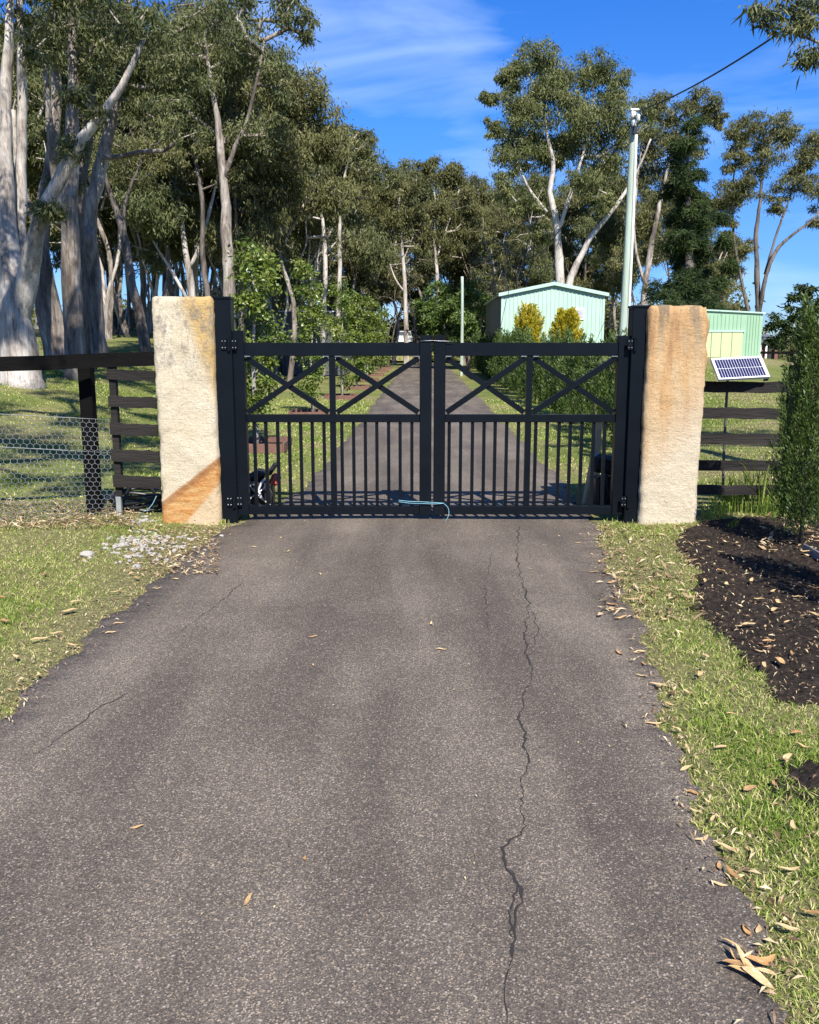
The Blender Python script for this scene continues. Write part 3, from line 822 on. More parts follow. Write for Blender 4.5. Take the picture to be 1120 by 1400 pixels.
# long fence running out of frame to the left
lf = thing('paddock_fence', (at(122, 600, 8.35)[0], 8.35, 0), 'tar black fence with heavy top rail and wire netting in front of the gum trees', 'fence')
pA = at(-160, 500, 7.35); pB = at(214, 489, 8.7)
zc = lambda p, py0, py1, Y: (at(p, py0, Y)[2] + at(p, py1, Y)[2]) / 2
rail_obj('top_rail', (pA[0], 7.35, zc(-160, 493, 514, 7.35)), (at(226, 489, 8.12)[0], 8.12, zc(214, 482, 497, 8.12)), .135, .045, FENCE_D, lf)
xp = at(122, 560, 8.2)[0]
box2('post', (xp - .062, 8.12, -.1), (xp + .062, 8.24, px_z(499, 8.2)), FENCE_D, lf, .006)
xq = at(-110, 560, 7.6)[0]
box2('post', (xq - .062, 7.56, -.1), (xq + .062, 7.68, px_z(501, 7.6)), FENCE_D, lf, .006)
nA = at(-150, 560, 7.42); nB = at(150, 570, 7.94)
netting('wire_netting', nA[:2], nB[:2], .02, at(-150, 560, 7.42)[2], .058, .0022, WIRE, lf, .02, at(150, 574, 7.94)[2])
for py_ in (566, 611):
    cable('strand_wire', [at(-150, py_ - 6, 7.42), at(0, py_, 7.67), at(150, py_ + 8, 7.94)], .0025, WIRE, lf, .3, 4)

# right fence with solar panel
rf = thing('fence_panel', (at(1083, 600, 8.05)[0], 8.05, 0), 'black timber rail fence between the ochre pillar and a small conifer, under the solar panel', 'fence')
xa = at(958, 560, 8.02)[0]; xb = at(1150, 560, 8.02)[0]
for (ya_, yb_) in [(521, 536), (557, 572), (592, 607), (629, 643), (663, 676)]:
    za, zb_ = px_z(yb_, 8.02), px_z(ya_, 8.02)
    rail_obj('rail', (xa, 8.02, (za + zb_) / 2), (xb, 8.06, (za + zb_) / 2 - .015), zb_ - za, .03, FENCE, rf)
for p_ in (1082, 1190):
    xx = at(p_, 560, 8.1)[0]
    box2('post', (xx - .04, 8.06, -.1), (xx + .04, 8.14, px_z(499, 8.1)), FENCE_D, rf, .004)
n0 = at(962, 560, 8.09); n1 = at(1180, 560, 8.13)
netting('wire_netting', n0[:2], n1[:2], .02, px_z(536, 8.1), .04, .0011, FENCE, rf)

sp = thing('solar_panel', at(1010, 600, 8.2) * np.array((1, 1, 0)), 'small tilted solar panel with white frame standing above the black fence', 'solar panel')
BL, BRc, TL, TR = at(983, 519, 7.76), at(1053, 515, 7.95), at(972, 490, 7.96), at(1038, 486, 8.15)
u = BRc - BL; v = TL - BL
nrm = np.cross(u, v); nrm /= np.linalg.norm(nrm)
def pp(a, b, h=0.0): return BL + u * a + v * b + nrm * h
def slab(name, a0, a1, b0, b1, h0, h1, mat, parent):
    V = [pp(a0, b0, h0), pp(a1, b0, h0), pp(a1, b1, h0), pp(a0, b1, h0), pp(a0, b0, h1), pp(a1, b0, h1), pp(a1, b1, h1), pp(a0, b1, h1)]
    return part(name, V, [(3, 2, 1, 0), (4, 5, 6, 7), (0, 1, 5, 4), (1, 2, 6, 5), (2, 3, 7, 6), (3, 0, 4, 7)], mat, parent)
sheet = slab('back_sheet', .02, .98, .03, .97, -.016, -.004, PBACK, sp)
for (a0, a1, b0, b1) in ((0, 1, 0, .055), (0, 1, .945, 1), (0, .035, .055, .945), (.965, 1, .055, .945)):
    slab('frame', a0, a1, b0, b1, -.022, .003, ALU, sp)
nc_ = 17
for r_ in range(2):
    b0 = .085 + r_ * .43; b1 = b0 + .41
    for c_ in range(nc_):
        a0 = .052 + c_ * (.896 / nc_)
        slab('cell', a0 + .0045, a0 + .896 / nc_ - .0045, b0, b1, -.0038, -.002, CELL, sheet)
pc = pp(.5, .5, -.03)
cable('stand', [pc, pc + np.array((0, .12, .03)), np.array((pc[0], 8.22, pc[2] - .02)), np.array((pc[0], 8.24, pc[2] - .12)), np.array((pc[0] + .01, 8.24, .6)), np.array((pc[0] + .04, 8.25, -.05))], .014, SHED_GREY, sp, .2, 8)
slab('bracket', .92, 1.0, -.03, .03, -.05, -.0225, BLACKP, sp)
print('structures done')

# ------------------------------------------------------------------ trees
def leaf_quads(C, n_per, sig, L, W, droop=1.0, flat=.7, rg=rng, upward=0.0, cv=None):
    """leaf rhombi around the clump centres C"""
    m = len(C)
    c = np.repeat(C, n_per, 0)
    n = len(c)
    s = np.repeat(sig if np.ndim(sig) else np.full(m, sig), n_per)[:, None]
    p = c + rg.normal(0, 1, (n, 3)) * s * np.array((1, 1, flat))
    ax = rg.normal(0, 1, (n, 3)) * np.array((.75, .75, .5)) + np.array((0, 0, -droop + upward))
    ax /= np.linalg.norm(ax, axis=1)[:, None] + 1e-9
    sd = np.cross(ax, rg.normal(0, 1, (n, 3))); sd /= np.linalg.norm(sd, axis=1)[:, None] + 1e-9
    l = L * rg.uniform(.45, 1.45, n)[:, None]; w = W * rg.uniform(.5, 1.3, n)[:, None]
    nn = np.cross(ax, sd)
    mid = p + ax * l * .45 + nn * l * .05
    V = np.stack([p, mid + sd * w / 2, p + ax * l, mid - sd * w / 2], 1).reshape(-1, 3)
    Fq = np.arange(n * 4).reshape(-1, 4)
    cvv = rg.random(m) if cv is None else cv
    val = .5 * np.repeat(cvv, n_per) + .5 * rg.random(n)
    return V, Fq, val

def grow(trunk_nodes, targets, tip_r, rg, step=.7, attach_min=-1e9):
    """attach every target to the nearest point of the growing skeleton; returns segments and radii"""
    pos = list(trunk_nodes[:, :3]); n0 = len(pos)
    par = [-1] * n0
    okz = trunk_nodes[:, 2] > attach_min
    arr = np.zeros((n0 + len(targets) * 24, 3)); arr[:n0] = trunk_nodes[:, :3]
    usable = np.zeros(len(arr), bool); usable[:n0] = okz
    cnt = n0
    d0 = np.array([np.min(np.linalg.norm(trunk_nodes[okz, :3] - t, axis=1)) for t in targets])
    tips = []
    for ti in np.argsort(d0):
        t = targets[ti]
        dv = arr[:cnt] - t
        d = np.linalg.norm(dv, axis=1) + .9 * np.maximum(0, dv[:, 2])
        d[~usable[:cnt]] = 1e9
        j = int(np.argmin(d))
        a = arr[j].copy(); Ld = np.linalg.norm(t - a)
        m = int(np.clip(Ld / step, 1, 14))
        ctrl = a + (t - a) * .45 + np.array((0, 0, .16 * Ld)) + rg.normal(0, .07 * Ld, 3)
        last = j
        for q in range(1, m + 1):
            f = q / m
            p = (1 - f) ** 2 * a + 2 * f * (1 - f) * ctrl + f * f * t + (rg.normal(0, .035 * step, 3) if q < m else 0)
            arr[cnt] = p; usable[cnt] = True; par.append(last); last = cnt; cnt += 1
        tips.append(last)
    par = np.array(par)
    w = np.zeros(cnt); w[tips] = 1
    for q in range(cnt - 1, n0 - 1, -1):
        w[par[q]] += w[q] if par[q] >= 0 else 0
    w = np.maximum(w, 1)
    idx = np.arange(n0, cnt)
    A = arr[par[idx]]; B = arr[idx]
    rb = tip_r * w[idx] ** .5
    ra = np.where(par[idx] >= n0, tip_r * w[np.maximum(par[idx], 0)] ** .5, rb * 1.15)
    ra = np.minimum(ra, rb * 1.6)
    return A, B, ra, rb

def build_tree(name, label, cat, group, base, trunks, blobs, bark, leafm, L, W, rg, per=70, dens=1.0, sig=.30, tip=.014, k=10, attach=0.35, droop=1.0, wob=.07, step=.7, maxsub=60):
    """trunks: list of (n,4) arrays world x,y,z,r;  blobs: (x,y,z,rx,ry,rz)"""
    root = thing(name, base, label, cat, group)
    allp, tube = [], []
    for t in trunks:
        q = catmull(t, .35)
        q[:, 3] = np.maximum(q[:, 3], .012)
        if len(q) > 4:
            q[1:-1, :2] += rg.normal(0, .012, (len(q) - 2, 2))
        tube.append(sweep(q[:, :3], q[:, 3], k, wob))
        allp.append(q)
    tn = np.vstack(allp)
    T, S = [], []
    for (x, y, z, rx, ry, rz) in blobs:
        n = int(np.clip(dens * (rx * ry * rz) * 4.2 + 6, 6, maxsub))
        d = rg.normal(0, 1, (n, 3)); d /= np.linalg.norm(d, axis=1)[:, None]
        r = rg.random(n) ** .42
        T.append(np.array((x, y, z)) + d * r[:, None] * np.array((rx, ry, rz)) * .92)
        S.append(np.full(n, sig * float(np.clip(min(rx, rz) / 1.5, .35, 1.25))))
    T = np.vstack(T); S = np.concatenate(S)
    zmin = tn[:, 2].min() + attach * (tn[:, 2].max() - tn[:, 2].min())
    A, B, ra, rb = grow(tn, T, tip, rg, step, zmin)
    V, Fq = merge(tube + [seg_tubes(A, B, ra, rb, 5)])
    part('trunk', V, Fq, bark, root, True)
    V, Fq, val = leaf_quads(T, per, S, L, W, droop, rg=rg)
    part('crown', V, Fq, leafm, root, False, val)
    return root

def hero(label, D, trunks, blobs, bark=BARK_W, leafm=LEAF_G, seed=1, L=.15, W=.036, per=70, dens=1.0, tr=.78, lm=1.0, group='gum trees along the left of the driveway', dz=.75, name='gum_tree', cat='tree', **kw):
    """pixel-described tree standing at distance D: trunk points (px, py, dY, r), blobs (px, py, rx, ry, dY)"""
    rg = np.random.default_rng(seed)
    tw_ = []
    for t in trunks:
        q = np.array([np.r_[at(p[0], p[1], D + p[2]), p[3] * tr] for p in t])
        tw_.append(q)
    b0 = tw_[0][0]
    gz_ = float(H(b0[0], b0[1]))
    # let the foot follow the terrain
    tw_[0][0, 2] = gz_ - .15
    s = D / F
    bl = []
    for (px, py, rx, ry, dY) in blobs:
        c = at(px, py, D + dY)
        bl.append((*c, rx * s, max(rx, ry) * s * dz, ry * s))
    return build_tree(name, label, cat, group, (b0[0], b0[1], gz_), tw_, bl, bark, leafm, L, W, rg, per, dens, **kw)

hero('massive pale gum with flared base and leaning right limb just behind the black fence', 17,
     [[(30, 531, 0, .66), (28, 518, 0, .52), (24, 475, 0, .46), (20, 430, 0, .42), (14, 380, 0, .27), (10, 310, .2, .22), (9, 230, .3, .18), (8, 150, .4, .15), (12, 60, .5, .12), (16, -40, .6, .08), (20, -150, .6, .05)],
      [(21, 500, .1, .2), (24, 450, .05, .3), (35, 385, -.15, .26), (46, 335, -.4, .21), (54, 300, -.5, .18), (68, 272, -.6, .17), (92, 228, -.7, .16), (112, 190, -.8, .12), (140, 155, -.8, .1), (165, 120, -.8, .085), (181, 85, -.8, .07), (198, 50, -.8, .045)],
      [(24, 380, .3, .17), (28, 280, .6, .15), (30, 170, .8, .13), (28, 60, .8, .1), (26, -60, .8, .07)]],
     [(118, 148, 32, 26, -.8), (190, 25, 55, 40, -.8), (15, -60, 80, 60, 0), (100, -10, 60, 45, .5), (50, 60, 28, 40, .5), (66, 285, 16, 12, -.6), (95, 200, 18, 14, -.7), (40, 20, 40, 40, 1)], BARK_W, LEAF_G, 11, per=125, k=16, dens=1.5)
hero('grey patchy gum with thick trunk leaning left beside the massive pale gum', 20,
     [[(84, 512, 0, .5), (80, 490, 0, .42), (72, 450, 0, .38), (62, 400, 0, .34), (56, 340, 0, .28), (60, 280, .2, .22), (72, 210, .3, .19), (77, 140, .3, .15), (75, 60, .3, .12), (72, -40, .4, .08)],
      [(60, 330, 0, .14), (40, 280, .5, .11), (22, 220, 1, .09), (18, 150, 1, .07)]],
     [(70, -20, 65, 50, 0), (40, 120, 32, 40, .8), (95, 70, 40, 40, .2), (90, 250, 20, 16, 0), (130, 20, 45, 40, 0), (10, 60, 40, 60, .8), (60, 180, 25, 25, .5)], BARK_G, LEAF_G, 12, per=125, k=14, dens=1.5)
hero('tall straight gum with dappled grey trunk between two thicker gums', 19,
     [[(106, 508, 0, .42), (104, 490, 0, .33), (100, 440, 0, .29), (97, 360, 0, .26), (95, 280, 0, .23), (97, 215, .2, .2), (100, 140, .2, .16), (99, 60, .2, .13), (92, -40, .2, .08)],
      [(97, 330, 0, .13), (75, 240, -.3, .11), (66, 150, -.4, .09), (60, 80, -.4, .06)]],
     [(105, 20, 60, 55, 0), (150, -20, 50, 40, 0), (60, 60, 28, 28, -.3), (120, 100, 30, 28, .4), (85, -40, 60, 30, 0), (150, 60, 35, 35, .8)], BARK_G, LEAF_G, 13, per=125, k=12, dens=1.5)
hero('gum with pale forked trunk and dark horizontal side limb', 22,
     [[(137, 492, 0, .44), (135, 478, 0, .34), (128, 420, 0, .31), (122, 350, 0, .28), (122, 300, 0, .26), (131, 255, 0, .22), (141, 215, .2, .2), (152, 165, .2, .17), (159, 135, .3, .14), (168, 70, .4, .1), (178, -10, .4, .07)],
      [(120, 430, 0, .2), (116, 380, -.2, .18), (122, 330, -.3, .16), (126, 310, -.3, .15)],
      [(143, 215, 0, .1), (165, 214, -.3, .08), (195, 207, -.5, .07), (225, 206, -.7, .06), (245, 190, -.8, .05)]],
     [(180, 80, 55, 45, 0), (230, 60, 60, 45, 0), (165, 25, 60, 45, 0), (240, 160, 45, 34, -.8), (290, 30, 45, 40, -.5), (215, 110, 50, 35, .4), (195, 150, 30, 26, 0), (250, 105, 40, 30, 0)], BARK_G, LEAF_G, 14, per=125, k=12, dens=1.5)
hero('brown shadowed twin gum trunk right of the dappled gums', 21,
     [[(113, 500, 0, .36), (113, 470, 0, .28), (111, 420, 0, .26), (107, 360, 0, .24), (106, 310, 0, .2), (112, 240, 0, .17), (122, 180, .2, .14), (128, 100, .3, .1), (134, 10, .4, .06)]],
     [(135, -10, 50, 40, 0), (110, 60, 36, 40, 0), (85, 130, 26, 30, .2)], BARK_D, LEAF_G, 15, per=120, dens=1.4)
hero('slim dark gum trunk leaning left behind the cream pillar', 26,
     [[(201, 486, 0, .3), (198, 470, 0, .22), (192, 440, 0, .2), (181, 390, 0, .18), (171, 330, 0, .15), (161, 290, 0, .12), (148, 255, 0, .09), (140, 220, 0, .06)],
      [(172, 330, 0, .07), (170, 280, 0, .06), (190, 230, 0, .05), (200, 190, 0, .04)]],
     [(150, 210, 48, 40, 0), (200, 175, 44, 38, 0), (235, 215, 34, 30, 0), (175, 245, 34, 26, .3)], BARK_D, LEAF_O, 16, per=120, dens=1.3)
hero('tall gum with grey trunk forking into pale limbs behind the black gate post', 30,
     [[(315, 488, 0, .42), (314, 470, 0, .32), (313, 400, 0, .29), (311, 330, 0, .25), (308, 270, 0, .22), (303, 225, 0, .18), (298, 165, 0, .14), (288, 110, 0, .1), (280, 50, 0, .06)],
      [(306, 245, 0, .12), (322, 200, -.2, .1), (337, 170, -.3, .09), (350, 115, -.3, .07), (362, 55, -.3, .05)]],
     [(385, 22, 50, 36, 0), (415, 45, 24, 30, 0), (335, 55, 58, 48, 0), (270, 40, 58, 55, 0), (378, 95, 32, 40, 0), (300, 120, 50, 40, .5), (352, 165, 42, 45, 0), (250, 130, 44, 44, .5), (320, -10, 60, 30, 0), (385, 150, 18, 26, 0), (300, 190, 40, 30, 1)], BARK_G, LEAF_G, 17, L=.18, W=.048, per=130, dens=1.2, tip=.022)
hero('thin white gum with splayed fork in the wood behind the cream pillar', 33,
     [[(266, 488, 0, .26), (265, 460, 0, .2), (262, 400, 0, .18), (254, 345, 0, .15), (247, 295, 0, .12), (240, 250, 0, .08)],
      [(258, 370, 0, .1), (276, 330, 0, .09), (285, 295, 0, .08), (297, 245, 0, .05)],
      [(263, 420, 0, .09), (243, 385, 0, .08), (222, 350, 0, .06), (205, 320, 0, .05)]],
     [(240, 225, 48, 36, 0), (295, 220, 38, 34, 0), (200, 270, 34, 26, 0), (265, 265, 30, 20, .6)], BARK_W, LEAF_O, 18, L=.19, W=.05, per=120)
hero('thin dark crooked gum stem behind the cream pillar top', 31,
     [[(293, 486, 0, .2), (284, 410, 0, .14), (277, 340, 0, .12), (278, 290, 0, .11), (270, 230, 0, .08), (262, 180, 0, .05)]],
     [(268, 180, 42, 36, 0), (235, 190, 30, 26, 0), (320, 250, 30, 28, 0)], BARK_D, LEAF_O, 19, L=.19, W=.05, per=120)
hero('pair of slender pale gum stems above the pear trees', 45,
     [[(440, 486, 0, .3), (442, 440, 0, .24), (445, 370, 0, .2), (443, 320, 0, .16), (436, 270, 0, .12), (425, 220, 0, .07)],
      [(462, 486, 0, .26), (463, 420, 0, .22), (465, 360, 0, .19), (464, 310, 0, .15), (470, 250, 0, .1), (478, 205, 0, .06)]],
     [(425, 180, 30, 28, 0), (460, 190, 36, 26, 0), (497, 192, 20, 18, 0), (485, 228, 24, 20, 0), (430, 235, 34, 30, 0), (455, 270, 34, 26, 1), (410, 285, 30, 24, 0), (495, 260, 20, 16, 0), (410, 215, 22, 30, -1), (470, 300, 26, 18, 1)], BARK_W, LEAF_O, 20, L=.23, W=.065, per=140, tip=.024, group='gum trees beyond the gate', tr=.6)
hero('slender gum with white stem above the middle of the gate', 62,
     [[(556, 480, 0, .36), (555, 440, 0, .28), (553, 380, 0, .24), (549, 330, 0, .19), (545, 290, 0, .14), (548, 250, 0, .08)],
      [(554, 400, 0, .12), (540, 380, 0, .1), (528, 345, 0, .07), (520, 320, 0, .05)]],
     [(535, 262, 22, 26, 0), (560, 250, 20, 20, 0), (545, 300, 28, 24, 0), (520, 310, 20, 22, 0), (568, 290, 18, 22, 0), (575, 330, 18, 22, 1)], BARK_W, LEAF_O, 21, L=.28, W=.08, per=150, dens=1.0, group='gum trees beyond the gate', tr=.6)
hero('spreading gum with thin pale stem right of the gate centre', 64,
     [[(600, 480, 0, .36), (598, 440, 0, .28), (598, 380, 0, .24), (594, 330, 0, .18), (596, 280, 0, .13), (588, 235, 0, .07)],
      [(598, 350, 0, .14), (615, 300, 0, .1), (628, 260, 0, .07)]],
     [(583, 222, 22, 16, 0), (605, 245, 22, 22, 0), (628, 240, 24, 20, 0), (645, 275, 26, 22, 0), (600, 285, 26, 24, 0), (625, 310, 28, 24, 1), (655, 315, 22, 22, 0), (590, 320, 20, 20, 0)], BARK_W, LEAF_O, 22, L=.28, W=.08, per=150, dens=1.0, group='gum trees beyond the gate', tr=.6)
hero('very tall broad gum with brown forked trunk rising behind the pale green shed', 52,
     [[(767, 470, 0, .62), (766, 400, 0, .5), (764, 345, 0, .42), (760, 300, 0, .34), (752, 262, 0, .28), (757, 225, 0, .22), (747, 180, 0, .16), (742, 130, 0, .1)],
      [(763, 320, 0, .24), (775, 280, 0, .2), (790, 235, 0, .15), (808, 170, 0, .1), (812, 110, 0, .06)],
      [(772, 470, -1, .45), (778, 390, -1, .36), (800, 340, -1, .3), (812, 318, -1, .26), (840, 285, -1, .2), (868, 240, -1, .13), (890, 190, -1, .08)],
      [(748, 290, 0, .16), (725, 260, 0, .13), (708, 220, 0, .09), (700, 170, 0, .06)]],
     [(735, 85, 36, 26, 0), (705, 100, 24, 24, 0), (671, 130, 16, 12, 0), (690, 108, 12, 16, 0), (810, 92, 30, 26, 0), (765, 120, 42, 34, 0), (720, 150, 36, 34, 0), (845, 115, 22, 22, 0), (835, 150, 32, 28, 0), (790, 170, 42, 34, 0), (735, 205, 40, 30, 1), (700, 200, 28, 32, 0), (690, 250, 20, 22, 0), (715, 280, 26, 18, 0), (795, 250, 28, 22, -2), (820, 275, 22, 16, -2), (830, 210, 34, 30, 1), (770, 210, 34, 26, 1), (675, 170, 14, 18, 0), (740, 320, 20, 16, 1), (870, 170, 26, 26, 1)], BARK_W, LEAF_L, 23, L=.24, W=.066, per=150, dens=2.2, group='gum trees beyond the gate', tr=.6, maxsub=46)
hero('gum with olive crown rising behind the dark pine and the power pole', 56,
     [[(880, 470, 0, .45), (882, 400, 0, .36), (890, 340, 0, .3), (902, 280, 0, .22), (915, 220, 0, .15), (930, 160, 0, .08)],
      [(884, 400, 0, .2), (868, 330, 0, .16), (870, 260, 0, .12), (880, 190, 0, .07)]],
     [(895, 145, 26, 24, 0), (925, 150, 26, 22, 0), (960, 140, 28, 22, 0), (975, 150, 14, 14, 0), (905, 190, 36, 28, 0), (875, 230, 32, 32, 1), (910, 250, 32, 32, 1), (940, 200, 28, 24, 1), (870, 300, 30, 30, 1), (900, 330, 28, 30, 1), (855, 360, 22, 26, 1), (985, 165, 10, 14, 0)], BARK_G, LEAF_O, 24, L=.25, W=.068, per=150, dens=1.5, group='gum trees beyond the gate', tr=.6, maxsub=46)
hero('open crowned gum with several dark bare stems behind the mint shed', 58,
     [[(1036, 480, 0, .4), (1037, 425, 0, .32), (1035, 370, 0, .28), (1034, 320, 0, .23), (1040, 270, 0, .17), (1044, 215, 0, .1), (1046, 180, 0, .06)],
      [(1030, 470, .5, .25), (1022, 420, .5, .2), (1010, 365, .5, .17), (1003, 320, .5, .14), (1002, 270, .5, .1), (1005, 220, .5, .06)],
      [(1038, 430, 0, .25), (1046, 385, -.5, .22), (1060, 345, -.5, .2), (1085, 320, -.5, .16), (1112, 300, -.5, .12), (1130, 270, -.5, .08)],
      [(1046, 375, 0, .16), (1062, 320, 0, .13), (1080, 270, 0, .1), (1095, 220, 0, .06)]],
     [(1045, 170, 36, 22, 0), (1010, 185, 22, 20, 0), (1075, 180, 26, 24, 0), (1000, 215, 18, 24, 0), (1040, 215, 36, 26, 0), (1105, 215, 28, 26, 0), (1080, 250, 30, 26, 0), (1020, 260, 28, 22, 0), (1062, 275, 16, 16, 0), (1120, 195, 24, 22, 0), (1125, 300, 18, 30, 0), (1125, 255, 22, 24, 0), (1000, 310, 12, 12, 0)], BARK_D, LEAF_O, 25, L=.26, W=.07, per=140, dens=1.2, group='gum trees beyond the gate', tr=.6, maxsub=40)
# pine / she-oak
rgp = np.random.default_rng(31)
bl = []
for yy in np.linspace(178, 420, 17):
    f = (yy - 165) / 265
    wd = 10 + 40 * f ** .85
    for q in range(1 + int(f * 3.2)):
        bl.append((942 + 6 * (f - .5) + rgp.uniform(-1, 1) * wd * .62, yy + rgp.uniform(-8, 8), 15 + 8 * f, 12 + 4 * f, rgp.uniform(-1.2, 1.2) * (0.4 + f)))
bl += [(988, 385, 14, 8, 0), (996, 365, 10, 5, 0), (984, 425, 16, 8, 0), (985, 300, 10, 8, 0), (990, 455, 8, 5, -1), (900, 400, 16, 14, 0), (990, 330, 10, 8, 0)]
hero('dense dark green pine with fine drooping foliage behind the ochre pillar', 30,
     [[(943, 490, 0, .3), (943, 420, 0, .24), (942, 340, 0, .18), (941, 260, 0, .11), (940, 190, 0, .05), (940, 165, 0, .025)]],
     bl, BARK_D, LEAF_D, 31, L=.22, W=.032, per=200, dens=2.8, sig=.3, group=None, name='pine_tree', droop=.35, dz=.9, attach=.05, maxsub=40)
hero('dark green bushy tree at the far side of the paddock past the mint shed', 36,
     [[(1096, 520, 0, .2), (1096, 480, 0, .16), (1092, 450, 0, .1), (1090, 420, 0, .05)]],
     [(1092, 418, 22, 16, 0), (1110, 400, 20, 16, 0), (1070, 440, 22, 16, 0), (1100, 450, 28, 20, 0), (1125, 430, 24, 24, 0), (1065, 466, 20, 14, 0), (1118, 470, 22, 16, 0)], BARK_D, LEAF_D, 32, L=.2, W=.08, per=110, dens=2.5, group=None, name='shade_tree', droop=.4)
for n_, (px, D, w_, top, lab) in enumerate([(597, 60, 26, 384, 'rounded bright green tree at the end of the conifer row'), (640, 58, 30, 382, 'bright green bushy tree behind the far power pole')]):
    hero(lab, D, [[(px, 500, 0, .2), (px, 455, 0, .14), (px + 2, 420, 0, .08), (px, 395, 0, .04)]],
         [(px, top + 16, w_ * .7, 15, 0), (px - w_ * .5, top + 34, w_ * .6, 16, 0), (px + w_ * .5, top + 36, w_ * .6, 17, 0), (px, top + 52, w_ * .8, 18, -.5), (px - 6, top + 72, w_ * .7, 16, 0)],
         BARK_D, LEAF_B, 33 + n_, L=.3, W=.1, per=110, dens=2.0, group=None, name='leafy_tree', droop=.3)
# overhanging gum at the upper right, its trunk stands outside the picture
hero('gum branch tips hanging into the sky beside the overhead wire', 9.5,
     [[(1640, 700, 0, .36), (1640, 560, 0, .28), (1620, 300, 0, .25), (1560, 60, 0, .2), (1500, -200, 0, .14), (1450, -420, 0, .07)],
      [(1575, 120, 0, .11), (1420, 40, -.2, .08), (1280, 20, -.3, .055), (1190, 30, -.3, .035), (1130, 62, -.3, .02), (1100, 50, -.3, .01)],
      [(1280, 20, -.3, .04), (1180, -40, -.3, .03), (1090, -40, -.3, .02), (1040, -10, -.3, .01)]],
     [(1095, 25, 30, 26, -.3), (1050, 5, 30, 22, -.3), (1120, 5, 36, 24, -.3), (1180, 10, 40, 30, -.3), (1300, -60, 80, 50, 0), (1450, -250, 130, 80, 0), (1600, -100, 120, 90, 0), (1420, -450, 140, 90, 0), (1110, 75, 14, 10, -.3)],
     BARK_G, LEAF_G, 41, L=.13, W=.024, per=46, dens=26, sig=.16, tip=.004, group=None, maxsub=48, attach=.3)
# gum standing left of the viewer, its crown shades the lawn behind the fence
tl = thing  # (kept short)
rgq = np.random.default_rng(42)
def free_gum(label, group, x, y, h, seed, bark=BARK_W, leafm=LEAF_G, nblob=10, spread=.2, L=.3, W=.08, per=70, dens=.6, bare=.45, lean=0.0, base=None, sig=.45, maxsub=34):
    rg = np.random.default_rng(seed)
    z0 = float(H(x, y)) if base is None else base
    r0 = h * .0095 + .03
    lx, ly = rg.normal(lean, .35, 2) * h * .06
    P = [(x, y, z0 - .15, r0 * 1.35), (x, y, z0 + .3, r0)]
    for f in (.25, .45, .65, .85):
        P.append((x + lx * f * f + rg.normal(0, .017 * h), y + ly * f * f + rg.normal(0, .017 * h), z0 + h * f, r0 * (1 - f * .95)))
    T = [np.array(P)]
    for q in range(3):
        f = rg.uniform(bare * .75, .62); a = rg.uniform(0, 6.28)
        b = np.array((x + lx * f * f, y + ly * f * f, z0 + h * f)); o_ = np.array((math.cos(a), math.sin(a), 0))
        T.append(np.array([np.r_[b, r0 * .5 * (1 - f * .6)], np.r_[b + o_ * h * .06 + (0, 0, h * .1), r0 * .36], np.r_[b + o_ * h * .12 + (0, 0, h * .24), r0 * .18]]))
    B = []
    for q in range(nblob):
        f = rg.uniform(bare, .97)
        sp_ = spread * h * (1.1 - abs(f - .68) * 1.7)
        a = rg.uniform(0, 6.28); rr = sp_ * math.sqrt(rg.random())
        s_ = h * rg.uniform(.06, .105)
        B.append((x + lx * f + rr * math.cos(a), y + ly * f + rr * math.sin(a), z0 + h * f, s_ * 1.15, s_ * 1.15, s_ * .85))
    B.append((x + lx * .8, y + ly * .8, z0 + h * .93, h * .08, h * .08, h * .06))
    return build_tree('gum_tree', label, 'tree', group, (x, y, z0), T, B, bark, leafm, L, W, rg, per, dens, sig=sig, k=7, attach=bare * .9, tip=.018, step=1.0, maxsub=maxsub)
build_tree('gum_tree', 'leaning gum on the left verge outside the picture, shading the lawn behind the fence', 'tree', None, (-7.0, 2.6, 0),
           [np.array([(-7, 2.6, -.2, .3), (-6.8, 2.7, 1.5, .24), (-6.0, 3.0, 4.5, .2), (-4.4, 3.4, 7, .15), (-2.6, 3.9, 9, .06)]), np.array([(-5.2, 3.2, 6, .12), (-5.4, 4.5, 8, .09), (-4.6, 6, 10, .05)])],
           [(-1.7, 4.3, 8.6, 1.0, .9, .7), (-2.9, 3.6, 9.2, 1.1, 1, .8), (-2.0, 5.3, 9.6, 1, .9, .7), (-3.9, 4.2, 9.4, 1.1, 1, .8), (-4.9, 3.0, 10, 1.2, 1, .8), (-3.3, 6.2, 9.8, 1, 1, .7), (-2.5, 3.0, 7.6, .8, .7, .5), (-4.2, 2.6, 7.6, .9, .9, .6), (-5.1, 5.2, 10.5, 1, 1, .8), (-1.6, 6.4, 10.4, .9, .9, .6), (-6.1, 4, 9, 1, 1, .8), (-2.9, 7.4, 10.8, .9, .9, .6), (-1.4, 3.4, 8.9, .8, .7, .5), (-4.4, 7.4, 10.8, .9, .9, .6)],
           BARK_W, LEAF_G, .15, .036, np.random.default_rng(43), per=130, dens=3.4, attach=.4)
free_gum('added gum outside the picture, shading the trunks beside the massive pale gum', None, -9.3, 11.2, 14, 45, L=.17, W=.04, per=110, dens=1.3, nblob=13, bare=.6, spread=.17)  # unseen tree added to throw shade on the trunks behind
